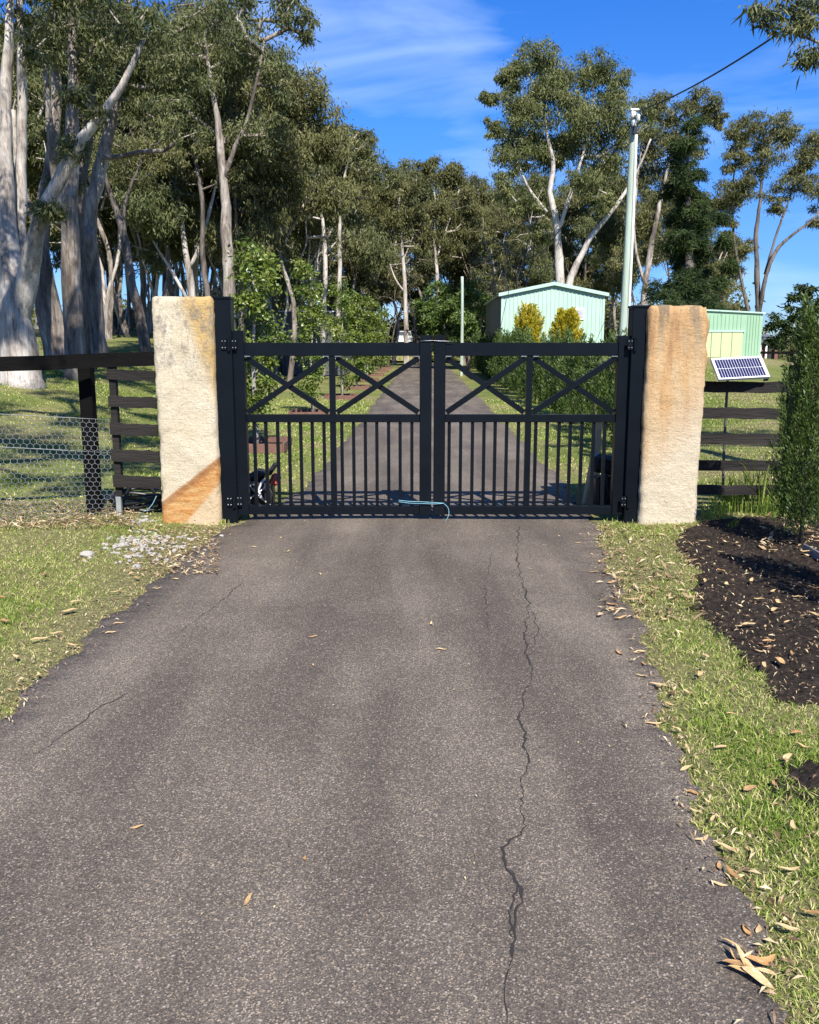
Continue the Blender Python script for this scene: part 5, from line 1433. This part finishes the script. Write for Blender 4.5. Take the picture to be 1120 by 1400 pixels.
def sag(p, q, s, n=24):
    t = np.linspace(0, 1, n)[:, None]
    P = np.array(p) + (np.array(q) - np.array(p)) * t
    P[:, 2] -= 4 * s * (t * (1 - t))[:, 0]
    return P
def wire(pts_list, r, label):
    V, Fq = merge([sweep(P, np.full(len(P), r), 6) for P in pts_list])
    return tag(part('overhead_wire', V, Fq, BLACKW, None, True), label, 'wire')
wire([sag(pt + (.05, -.17, -.05), ro, .25)], .016, 'black overhead wire running up from the pole into the sky')
gable = at(688, 384, SD + .5)
wire([sag(pt + (-.08, -.17, -.35), np.array((x0 + .3, SD + .3, ze + .25)), .35)], .014, 'service wire dropping from the pole top to the shed roof')
wire([sag(at(826, 440, SD + .4), at(848, 447, PD + .2), .1)], .011, 'short pale cable from the shed side to the pole')

# ------------------------------------------------------------------ small car far down the drive
def small_car():
    D = 84.0
    x = (553 - PX) / F * D; z = float(H(x, D)) + .9
    z = at(553, 472, D)[2]
    root = thing('parked_car', (x, D, z), 'small white car parked far away beyond the end of the driveway', 'car')
    z0 = z
    prof = [(-.85, .35), (.85, .35), (.88, .8), (.75, .95), (.62, 1.42), (-.62, 1.42), (-.75, .95), (-.88, .8)]
    bm = bmesh.new()
    vs = [bm.verts.new((x + a, D, z0 + b_)) for a, b_ in prof]
    f = bm.faces.new(vs)
    e = bmesh.ops.extrude_face_region(bm, geom=[f])
    bmesh.ops.translate(bm, verts=[q for q in e['geom'] if isinstance(q, bmesh.types.BMVert)], vec=(0, 3.8, 0))
    bm_obj('body', bm, CARW, root)
    part('windscreen', [(x - .7, D - .01, z0 + .97), (x + .7, D - .01, z0 + .97), (x + .56, D - .01, z0 + 1.36), (x - .56, D - .01, z0 + 1.36)], [(0, 1, 2, 3)], GLASS, root)
    for sx in (-1, 1):
        box('headlight', (x + sx * .65, D - .02, z0 + .72), (.28, .04, .14), PORC, root)
        for yy in (.7, 3.1):
            V, Fq = sweep(np.array([(x + sx * .62, D + yy, z0 + .3), (x + sx * .86, D + yy, z0 + .3)]), [.31, .31], 14)
            part('wheel', V, Fq, BLACKP, root)
    # the raised turning area it stands on
    part('gravel_pad', [(x - 6, D - 3, z - 1.5), (x + 6, D - 3, z - 1.5), (x + 6, D + 8, z - 1.5), (x - 6, D + 8, z - 1.5), (x - 4, D - .8, z), (x + 4, D - .8, z), (x + 4, D + 6, z), (x - 4, D + 6, z)],
         [(4, 5, 6, 7), (0, 1, 5, 4), (1, 2, 6, 5), (2, 3, 7, 6), (3, 0, 4, 7)], GROUND, None)
    tag(bpy.data.objects['gravel_pad'], 'low grassy rise at the far end of the driveway', 'mound', kind='structure')
small_car()

# ------------------------------------------------------------------ gate openers and odds and ends by the posts
def arc(c, r, a0, a1, n=10, plane='xz'):
    t = np.linspace(a0, a1, n)
    if plane == 'xz': return [np.array((c[0] + r * math.cos(q), c[1], c[2] + r * math.sin(q))) for q in t]
    return [np.array((c[0] + r * math.cos(q), c[1] + r * math.sin(q), c[2])) for q in t]
o0 = at(366, 690, 8.55)
op = thing('gate_opener', (o0[0], 8.55, 0), 'black gate motor with loose cables and a faded red cover behind the left gate leaf', 'gate motor')
ox = o0[0]
bm = bmesh.new(); bm_box(bm, (ox - .06, 8.55, .14), (.26, .24, .3), .04); bm_obj('housing', bm, BLACKP, op)
bm = bmesh.new(); bm_box(bm, (ox - .1, 8.52, .34), (.2, .16, .12), .04, __import__('mathutils').Matrix.Rotation(R(-28), 3, 'Y')); bm_obj('lid', bm, BLACKP, op)
bm = bmesh.new(); bm_box(bm, (ox + .1, 8.5, .31), (.1, .12, .13), .03, __import__('mathutils').Matrix.Rotation(R(20), 3, 'Y')); bm_obj('red_cover', bm, REDP, op)
bm = bmesh.new(); bm_box(bm, (ox + .07, 8.5, .42), (.05, .09, .16), .02, __import__('mathutils').Matrix.Rotation(R(35), 3, 'Y')); bm_obj('lever', bm, BLACKP, op)
cable('arm', [np.array((ox - .32, 8.35, .3)), np.array((ox - .1, 8.45, .28)), np.array((ox + .05, 8.5, .2))], .022, BLACKP, op, .1)
cable('arm_cover', [np.array((ox - .34, 8.33, .33)), np.array((ox - .2, 8.4, .31)), np.array((ox - .12, 8.43, .27))], .012, CONDUIT, op, .1)
for q in range(6):
    a = np.array((ox + random.uniform(-.2, .1), 8.4 + random.uniform(-.05, .1), .25))
    cable('cable', [a, a + (random.uniform(-.1, .1), -.08, random.uniform(-.02, .12)), a + (random.uniform(-.15, .15), -.1, -.12), a + (random.uniform(-.2, .2), -.06, -.235)], .007, [BLACKW, BLACKW, CONDUIT, BLACKW, BLACKW, ALU][q], op, .04)
cable('battery_clamp', [np.array((ox + .0, 8.38, .33)), np.array((ox - .03, 8.36, .28)), np.array((ox - .06, 8.37, .22)), np.array((ox - .02, 8.37, .12))], .012, ALU, op, .04)
r0 = at(822, 690, 8.6)
rx = r0[0]
op2 = thing('gate_opener', (rx, 8.6, 0), 'black gate motor on a stand behind the right gate leaf', 'gate motor')
bm = bmesh.new(); bm_box(bm, (rx + .03, 8.62, .16), (.22, .22, .34), .03); bm_obj('housing', bm, BLACKP, op2)
bm = bmesh.new(); bm_box(bm, (rx + .02, 8.58, .46), (.28, .2, .2), .04, __import__('mathutils').Matrix.Rotation(R(12), 3, 'Y')); bm_obj('motor_head', bm, BLACKP, op2)
cable('arm', [np.array((rx + .02, 8.55, .45)), np.array((rx + .12, 8.4, .46)), np.array((rx + .28, 8.25, .46))], .024, BLACKP, op2, .1)
for q in range(4):
    a = np.array((rx + random.uniform(-.1, .1), 8.48, .38))
    cable('cable', [a, a + (random.uniform(-.1, .05), -.06, -.1), a + (random.uniform(-.15, .1), -.08, -.37)], .008, BLACKW, op2, .05)
s0 = at(799, 697, 8.75); s1 = at(818, 588, 8.95)
stk = thing('timber_stake', (s0[0], s0[1], 0), 'pale split timber stake leaning by the right gate motor', 'stake')
P = np.array([(s0[0] - .01, 8.75, -.05), s0, s0 * .5 + s1 * .5, s1])
V, Fq = sweep(catmull(P, .1), np.full(len(catmull(P, .1)), .04), 6, .12)
part('shaft', V, Fq, TIMBER, stk, False)
s0 = at(816, 640, 9.3); s1 = at(820, 575, 9.3)
stk2 = thing('timber_post', (s0[0], 9.3, 0), 'weathered pale timber post half hidden behind the right gate bars', 'post')
box2('shaft', (s0[0] - .03, 9.27, -.1), (s0[0] + .035, 9.33, s1[2]), TIMBER, stk2, .006)
# poly pipe heap behind the left panel
pi = thing('poly_pipe', (at(195, 690, 8.3)[0], 8.3, 0), 'coil of black poly pipe on the ground behind the left fence panel', 'pipe')
cx_ = at(195, 690, 8.3)[0]
for q in range(5):
    r_ = .2 + .03 * q
    pts = [np.array((cx_ + r_ * math.cos(t) * 1.1, 8.3 + .7 * r_ * math.sin(t), .04 + .035 * q + .03 * math.sin(2 * t + q))) for t in np.linspace(0, 6.0, 20)]
    cable('coil', pts, .018, BLACKP, pi, .06)
cable('free_end', [np.array((cx_ - .2, 8.25, .1)), np.array((cx_ - .05, 8.2, .3)), np.array((cx_ + .12, 8.2, .28)), np.array((cx_ + .2, 8.25, .05))], .016, BLACKP, pi, .06)
bc = thing('blue_cord', (at(205, 700, 7.95)[0], 7.95, 0), 'thin light blue cord lying at the foot of the cream pillar', 'cord')
cable('strand', [at(214, 678, 7.95), at(208, 690, 7.9), at(200, 698, 7.85), g(190, 704, .03), g(180, 716, .025), g(184, 728, .03)], .0035, ROPE, bc, .03)
ed = thing('garden_edging', (g(1112, 775)[0], g(1112, 775)[1], 0), 'grey plastic edging strip at the rim of the mulch under the conifer', 'edging')
rail_obj('strip', (*g(1098, 760)[:2], .06), (*g(1190, 815)[:2], .06), .09, .012, M('edging_grey', (.2, .22, .24), rough=.5), ed)

# ------------------------------------------------------------------ stones, leaves, litter, grass
rgs = np.random.default_rng(9)
def stone_mesh(seed):
    bm = bmesh.new()
    bmesh.ops.create_icosphere(bm, subdivisions=2, radius=1.0)
    for v in bm.verts:
        n_ = mnoise.noise(v.co * 1.3 + Vector((seed * 7.1, 0, 0)))
        v.co = v.co * (1 + .45 * n_); v.co.z *= .65
        v.co.x = round(v.co.x * 2.5) / 2.5 * .5 + v.co.x * .5
    me = bpy.data.meshes.new('stone'); bm.to_mesh(me); bm.free(); me.materials.append(STONE)
    return me
sms = [stone_mesh(s) for s in range(5)]
for q in range(230):
    if q < 150: px, py = rgs.normal(188, 25), rgs.normal(748, 12)
    elif q < 200: px, py = rgs.normal(228, 30), rgs.normal(746, 13)
    else: px, py = rgs.normal(195, 20), rgs.normal(715, 8)
    if py < 708 or (px > 215 and py < 722): py = 735 + rgs.uniform(-6, 20)
    p = g(px, py)
    s = rgs.uniform(.008, .022) if q > 4 else rgs.uniform(.022, .032)
    o = bpy.data.objects.new('rubble_stone', sms[q % 5]); col.objects.link(o)
    o.location = (p[0], p[1], float(zsurf(p[0], p[1])) + s * .35)
    o.scale = (s * rgs.uniform(.8, 1.5), s * rgs.uniform(.8, 1.3), s)
    o.rotation_euler = (0, 0, rgs.uniform(0, 6.28))
    tag(o, 'small white broken stone in the rubble patch by the cream pillar', 'stone', 'white stones in the rubble patch')
p = g(120, 765)
o = bpy.data.objects.new('field_stone', sms[0]); col.objects.link(o)
o.location = (p[0], p[1], .045); o.scale = (.055, .045, .045)
tag(o, 'single pale round stone lying alone in the left grass verge', 'stone')

def leaf_mesh(seed):
    rg = np.random.default_rng(seed)
    n = 9
    t = np.linspace(0, 1, n)
    w = np.sin(np.pi * t ** .8) ** .8 * .16 * rg.uniform(.8, 1.3); w[0] = .012; w[-1] = .004
    bend = rg.uniform(-.25, .25); curl = rg.uniform(.05, .3)
    cx = bend * np.sin(np.pi * t * .9); cz = curl * (t - .5) ** 2 * 1.2 + .05 * np.sin(t * 7 + seed)
    V = np.stack([np.c_[cx - w, t - .5, cz + w * .35], np.c_[cx, t - .5, cz], np.c_[cx + w, t - .5, cz + w * .3]], 1).reshape(-1, 3)
    V[:, 2] -= V[:, 2].min() - .01
    i = np.arange(n - 1)[:, None] * 3
    Fq = np.concatenate([np.c_[i, i + 1, i + 4, i + 3], np.c_[i + 1, i + 2, i + 5, i + 4]])
    me = npmesh('fallen_leaf', V, Fq, True); me.materials.append(LEAF_DRY)
    return me
lms = [leaf_mesh(s) for s in range(10)]
def leaf(px, py, L_, rz, label, group=None, tilt=(0, 0), m=None, lift=.004):
    p = g(px, py)
    z = float(zsurf(p[0], p[1]))
    inside = road_l(p[1]) < p[0] < road_r(p[1])
    o = bpy.data.objects.new('fallen_leaf', lms[int(rgs.integers(10)) if m is None else m]); col.objects.link(o)
    o.location = (p[0], p[1], z + (lift if inside else .028))
    o.scale = (L_ * rgs.uniform(.5, .85), L_ * .85, L_ * rgs.uniform(.4, .8)); o.rotation_euler = (tilt[0], tilt[1], rz)
    tag(o, label, 'leaf', group)
    return o
leaf(341, 1242, .075, R(-12), 'single curved pale leaf lying in the middle of the asphalt driveway', None, m=2)
leaf(188, 1141, .06, R(-65), 'faded thin leaf lying flat on the asphalt left of the curved pale leaf')
leaf(418, 1184, .03, R(0), 'tiny pale leaf chip on the asphalt right of the curved pale leaf')
GL = 'curled straw coloured leaves of the big fallen cluster on the driveway edge'
for (px, py, L_, rz, tx, ty) in [(1022, 1330, .13, R(28), .35, .1), (1037, 1322, .12, R(-72), -.15, .2), (1035, 1352, .11, R(-142), -.1, .1), (1005, 1335, .085, R(80), .05, 0), (1000, 1305, .07, R(60), .1, .2), (1003, 1318, .05, R(10), .2, 0), (1010, 1342, .07, R(60), 0, 0)]:
    leaf(px, py, L_, rz, GL, 'leaves of the fallen cluster', (tx, ty), lift=.02)
GE = 'pale dry gum leaf fallen along the right edge of the driveway'
for (px, py, L_, rz) in [(982, 1213, .07, R(60)), (1003, 1205, .1, R(15)), (958, 1150, .08, R(-60)), (992, 1172, .09, R(40)), (1022, 1278, .06, R(5)), (1035, 1275, .05, R(-30)), (950, 1120, .06, R(50)), (975, 1130, .06, R(-40)), (893, 993, .1, R(88)), (924, 1005, .07, R(30)), (938, 1055, .09, R(-55)), (945, 1088, .07, R(60)), (850, 850, .13, R(-62)), (865, 825, .12, R(70)), (848, 898, .09, R(20)), (875, 896, .1, R(-75)), (880, 912, .06, R(10)), (877, 930, .08, R(60)), (900, 945, .11, R(65)), (812, 785, .1, R(80)), (838, 800, .11, R(-70)), (835, 832, .12, R(60)), (822, 770, .09, R(-50)), (985, 1190, .06, R(-20)), (968, 1105, .05, R(30)), (940, 1030, .06, R(-10)), (915, 970, .07, R(45)), (1045, 1345, .07, R(70))]:
    leaf(px, py, L_, rz, GE, 'leaves along the right driveway edge')
GV = 'pale dry gum leaf lying in the right grass verge'
leaf(1025, 1089, .085, R(-62), 'broad tan leaf lying flat in the right verge below the soil patch', None, m=4)
leaf(1078, 1200, .085, R(-85), 'pale crescent leaf lying in the right verge', None, m=1)
for (px, py) in [(1085, 1145), (1100, 1030), (1060, 1085), (940, 955), (965, 905), (955, 930), (985, 1030), (1080, 1050), (1090, 1010), (1040, 900), (905, 850), (880, 810), (930, 870), (1110, 1260), (1075, 1280), (1000, 985)]:
    leaf(px, py, rgs.uniform(.05, .1), rgs.uniform(0, 6.28), GV, 'leaves in the right verge')
GB = 'pale gum leaf or bark curl lying on the dark mulch bed'
for q in range(46):
    px, py = rgs.uniform(925, 1118), rgs.uniform(735, 945)
    p = g(px, py)
    if poly_sd(np.array([p[0]]), np.array([p[1]]), BED)[0] < .03: continue
    o = leaf(px, py, rgs.uniform(.05, .12), rgs.uniform(0, 6.28), GB, 'leaves on the mulch bed'); o.location.z += .025
GLv = 'pale dry gum leaf lying in the left grass verge'
for (px, py, L_, rz) in [(96, 843, .12, R(-62)), (105, 830, .1, R(-50)), (55, 880, .13, R(-58)), (78, 873, .1, R(-80)), (100, 888, .1, R(75)), (8, 857, .1, R(80)), (163, 857, .08, R(-70)), (152, 870, .08, R(-60)), (158, 815, .09, R(-60)), (215, 808, .08, R(-65)), (50, 930, .07, R(20)), (20, 905, .08, R(50)), (5, 820, .1, R(70)), (60, 790, .08, R(10)), (188, 795, .08, R(50)), (240, 795, .07, R(80))]:
    leaf(px, py, L_, rz, GLv, 'leaves in the left verge')
GT = 'small dry leaf on the asphalt near the gate'
for (px, py) in [(385, 738), (392, 757), (348, 750), (322, 753), (437, 788), (428, 875), (430, 915), (625, 735), (548, 712), (470, 720), (668, 735), (765, 735), (725, 782), (745, 748), (790, 745), (810, 760), (592, 858), (604, 893)]:
    leaf(px, py, rgs.uniform(.03, .085), rgs.uniform(0, 6.28), GT, 'small leaves on the asphalt by the gate')

def scatter_leaves(n, fn, L_, name, label, cat, mat, seed, lift=.02, tilt=.35, asp=.22):
    rg = np.random.default_rng(seed)
    P = fn(rg, n)
    n = len(P)
    z = zsurf(P[:, 0], P[:, 1]) + lift * rg.uniform(.3, 1.2, n)
    a = rg.random(n) * 6.283
    d = np.c_[np.cos(a), np.sin(a), rg.normal(0, tilt, n)]; s = np.c_[-np.sin(a), np.cos(a), rg.normal(0, tilt, n)]
    l = (L_ * rg.uniform(.4, 1.3, n))[:, None]; w = l * asp * rg.uniform(.6, 1.4, n)[:, None]
    c = np.c_[P, z]
    V = np.stack([c - d * l / 2, c + s * w / 2 + (0, 0, .006), c + d * l / 2, c - s * w / 2 + (0, 0, .006)], 1).reshape(-1, 3)
    V[:, 2] = np.maximum(V[:, 2], np.repeat(zsurf(P[:, 0], P[:, 1]), 4) + .003)
    o = part(name, V, np.arange(4 * n).reshape(-1, 4), mat, None, False, rg.random(n))
    return tag(o, label, cat, kind='stuff')
def rnd_px(x0_, x1_, y0_, y1_):
    def fn(rg, n):
        px, py = rg.uniform(x0_, x1_, n), rg.uniform(y0_, y1_, n)
        return np.array([g(a, b)[:2] for a, b in zip(px, py)])
    return fn
def edge_r(rg, n):
    y = rg.uniform(1.6, 7.7, n)
    return np.c_[road_r(y) + rg.normal(.03, .06, n), y]
def edge_l(rg, n):
    y = rg.uniform(3.0, 7.7, n)
    return np.c_[road_l(y) - rg.normal(.05, .07, n), y]
scatter_leaves(800, edge_r, .034, 'leaf_litter', 'tan leaf litter gathered along the right asphalt edge', 'leaf litter', LITTER, 1)
scatter_leaves(800, edge_l, .032, 'leaf_litter', 'tan leaf litter gathered along the left asphalt edge', 'leaf litter', LITTER, 2)
scatter_leaves(1500, rnd_px(-20, 190, 692, 728), .09, 'bark_litter', 'heap of brown bark strips and dead leaves below the wire netting', 'litter', LITTER, 3, .05, .3, .12)
scatter_leaves(900, rnd_px(170, 300, 722, 790), .05, 'leaf_litter', 'brown leaf litter around the white rubble', 'leaf litter', LITTER, 4)
scatter_leaves(500, rnd_px(820, 960, 722, 850), .07, 'leaf_litter', 'pale leaf litter in the grass at the foot of the ochre pillar', 'leaf litter', LITTER, 5, .03)
def verge_r(rg, n):
    y = rg.uniform(1.6, 7.7, n)
    return np.c_[road_r(y) + rg.uniform(.05, 1.3, n), y]
def verge_l(rg, n):
    y = rg.uniform(2.9, 7.7, n)
    return np.c_[road_l(y) - rg.uniform(.05, 2.6, n), y]
scatter_leaves(1300, verge_r, .035, 'leaf_litter', 'small straw bits and leaves among the right verge grass', 'leaf litter', LITTER, 11, .03)
scatter_leaves(1700, verge_l, .035, 'leaf_litter', 'small straw bits and leaves among the left verge grass', 'leaf litter', LITTER, 12, .03)
def bedfn(rg, n):
    P = rnd_px(915, 1300, 715, 1000)(rg, n * 2)
    return P[poly_sd(P[:, 0], P[:, 1], BED) > 0][:n]
scatter_leaves(1500, bedfn, .028, 'mulch_chips', 'pale wood chips and leaf bits strewn over the dark mulch', 'mulch', LITTER, 6, .06, .3, .25)
scatter_leaves(500, rnd_px(1040, 1250, 690, 760), .07, 'leaf_litter', 'pale leaf litter under the young conifer', 'leaf litter', LITTER, 8, .06, .3, .3)
scatter_leaves(260, lambda rg, n: np.c_[rg.uniform(-1.6, 1.3, n), rg.uniform(2, 7.8, n)], .014, 'leaf_litter', 'tiny leaf crumbs scattered over the asphalt', 'leaf litter', LITTER, 7, .003, .05, .4)

def blades(P, h, w, val, rg, lean=.5, name='grass', label='', mat=GRASSB):
    n = len(P)
    z = H(P[:, 0], P[:, 1])
    b = np.c_[P, z - .006]
    a = rg.random(n) * 6.283
    s = np.c_[np.cos(a), np.sin(a), np.zeros(n)]
    a2 = rg.random(n) * 6.283
    ln = rg.uniform(.1, 1, n) * lean
    d = np.c_[np.cos(a2) * ln, np.sin(a2) * ln, np.ones(n)]
    hh = h[:, None]; ww = w[:, None]
    m = b + d * hh * .55 * np.array((.6, .6, 1)); t = b + d * hh * np.array((1.3, 1.3, .92))
    V = np.stack([b - s * ww / 2, b + s * ww / 2, m + s * ww * .4, m - s * ww * .4, t + s * ww * .06, t - s * ww * .06], 1).reshape(-1, 3)
    i = np.arange(n)[:, None] * 6
    Fq = np.concatenate([np.c_[i, i + 1, i + 2, i + 3], np.c_[i + 3, i + 2, i + 4, i + 5]])
    o = part(name, V, Fq, mat, None, False, np.concatenate([val, val]))
    return tag(o, label, 'grass', kind='stuff')
def patch(x, y, f=1.0, s=0.0):
    return (np.sin(x * 2.1 * f + 1.7 * np.sin(y * 1.3 * f + s)) + np.sin(y * 2.7 * f + 1.1 * np.sin(x * 2.9 * f + 2 + s)) + .6 * np.sin(x * 6.3 * f + y * 5.1 * f + s)) / 2.6
def verge(n, x0_, x1_, y0_, y1_, side, seed, label, hmul=1.0, far_=False):
    rg = np.random.default_rng(seed)
    y = y0_ + (y1_ - y0_) * rg.random(n) ** (1.0 if far_ else 1.7)
    x = rg.uniform(x0_, x1_, n)
    e = (road_l(y) - x) if side < 0 else (x - road_r(y))
    ok = e > rg.uniform(-.03, .06, n)
    ok &= ~in_bed(x, y)
    x, y, e = x[ok], y[ok], e[ok]
    p = patch(x, y)
    if side < 0 and not far_:
        green = np.clip(.55 + .5 * p, 0, 1) * sstep((e - .05) / .6) 
        green = np.maximum(green, np.where((e > .5), .45, 0))
        # rubble and litter corner stays thin
        q = g(195, 745); thin = np.exp(-(((x - q[0]) / .5) ** 2 + ((y - q[1]) / .45) ** 2))
        thin = np.maximum(thin, .9 * (np.abs(y - 7.75) < .22) * (x < -2.5))
    else:
        green = np.clip(.6 + .5 * p, 0, 1) * sstep((e + .02) / .25)
        green = np.maximum(green, .45 * sstep((4.5 - y) / 1.5) * (e > 0))
        q = g(880, 750); thin = .75 * np.exp(-(((x - q[0]) / .8) ** 2 + ((y - q[1]) / .5) ** 2))
    keep = rg.random(len(x)) < np.clip(.22 + .85 * green, 0, 1) * np.where(patch(x, y, 3.1, 5) < -.5, .5, 1) * (1 - .85 * thin)
    x, y, e, green = x[keep], y[keep], e[keep], green[keep]
    m = len(x)
    dry = rg.random(m) < (.66 - .58 * green)
    val = np.where(dry, rg.uniform(.72, 1, m), rg.uniform(0, .62, m) + .12 * (1 - green))
    hh = (.012 + .024 * green * rg.uniform(.4, 1.3, m) + .005 * rg.random(m)) * hmul
    ww = rg.uniform(.0028, .0055, m) * (2.4 if far_ else 1) * (1 + .05 * y)
    blades(np.c_[x, y], hh, ww, np.clip(val, 0, 1), rg, 1.0, 'grass', label)
verge(150000, -5.2, -1.5, 2.8, 7.9, -1, 1, 'green and straw grass on the left verge', 1.0)
verge(190000, .8, 3.6, 1.5, 7.75, 1, 2, 'mown green grass on the right verge', 1.0)
verge(60000, -9, -1.1, 7.8, 26, -1, 3, 'lawn grass behind the gate on the left', 1.3, True)
verge(45000, 1.7, 9, 7.8, 26, 1, 4, 'lawn grass behind the gate on the right', 1.3, True)
# matted straw between the blades
def thatch(n, x0_, x1_, y0_, y1_, side, seed, label):
    rg = np.random.default_rng(seed)
    y = y0_ + (y1_ - y0_) * rg.random(n) ** 1.7; x = rg.uniform(x0_, x1_, n)
    e = (road_l(y) - x) if side < 0 else (x - road_r(y))
    ok = (e > rg.uniform(-.04, .05, n)) & ~in_bed(x, y)
    x, y = x[ok], y[ok]; m = len(x)
    val = np.where(rg.random(m) < .55, rg.uniform(.62, 1, m), rg.uniform(.1, .6, m))
    blades(np.c_[x, y], rg.uniform(.008, .016, m), rg.uniform(.002, .0042, m) * (1 + .05 * y), val, rg, 3.2, 'grass_thatch', label)
thatch(52000, .8, 3.3, 1.5, 7.75, 1, 21, 'matted straw and short grass low on the right verge')
thatch(46000, -5.0, -1.5, 2.8, 7.9, -1, 22, 'matted straw and short grass low on the left verge')
# long weeds beside the ochre pillar
def weed(px, py, n, h, seed, label, spread=.16, val=(.1, .6)):
    rg = np.random.default_rng(seed)
    c = g(px, py)
    n_seg = 6
    Vs, Fs, vals, cnt = [], [], [], 0
    for q in range(n):
        b = np.array((c[0] + rg.normal(0, spread), c[1] + rg.normal(0, spread * .6), 0)); b[2] = float(H(b[0], b[1]))
        a = rg.uniform(0, 6.28); hh = h * rg.uniform(.4, 1.1); w = rg.uniform(.006, .014)
        t = np.linspace(0, 1, n_seg)
        bend = rg.uniform(.1, .6) * hh
        C = b + np.c_[np.cos(a) * bend * t ** 2, np.sin(a) * bend * t ** 2, hh * (t - .25 * t ** 3)]
        sd = np.array((-math.sin(a), math.cos(a), 0)) * w
        ww = (np.sin(np.pi * (t * .8 + .18)))[:, None]
        V = np.stack([C - sd * ww / 2, C + sd * ww / 2], 1).reshape(-1, 3)
        i = np.arange(n_seg - 1)[:, None] * 2
        Vs.append(V); Fs.append(np.c_[i, i + 1, i + 3, i + 2] + cnt); cnt += len(V); vals.append(np.full(n_seg - 1, rg.uniform(*val)))
    root = thing('weed_clump', (c[0], c[1], float(H(c[0], c[1]))), label, 'weed')
    part('blades', np.vstack(Vs), np.vstack(Fs), GRASSB, root, False, np.concatenate(vals))
weed(1034, 706, 90, .8, 1, 'tall arching green grass weed beside the young conifer', .1)
weed(1000, 703, 90, .5, 2, 'leafy grass weed clump in front of the lowest fence rail', .12)
weed(975, 712, 70, .2, 3, 'low pale green weed tuft at the foot of the ochre pillar', .1, (.3, .7))
weed(1058, 712, 40, .4, 4, 'thin dark green weed under the young conifer', .1, (0, .4))
weed(860, 713, 30, .08, 5, 'short dry grass tuft at the foot of the right gate post', .08, (.5, 1))
weed(300, 716, 40, .07, 6, 'short dry grass tuft at the foot of the left gate post', .08, (.4, 1))
weed(1000, 725, 20, .14, 7, 'tiny green sprout in the mulch near the ochre pillar', .04, (.1, .4))
weed(60, 545, 60, .5, 8, 'dark weed at the foot of the massive pale gum', .2, (0, .3))
print('objects', len(bpy.data.objects), 'tris', sum(len(m.polygons) for m in bpy.data.meshes) * 2)
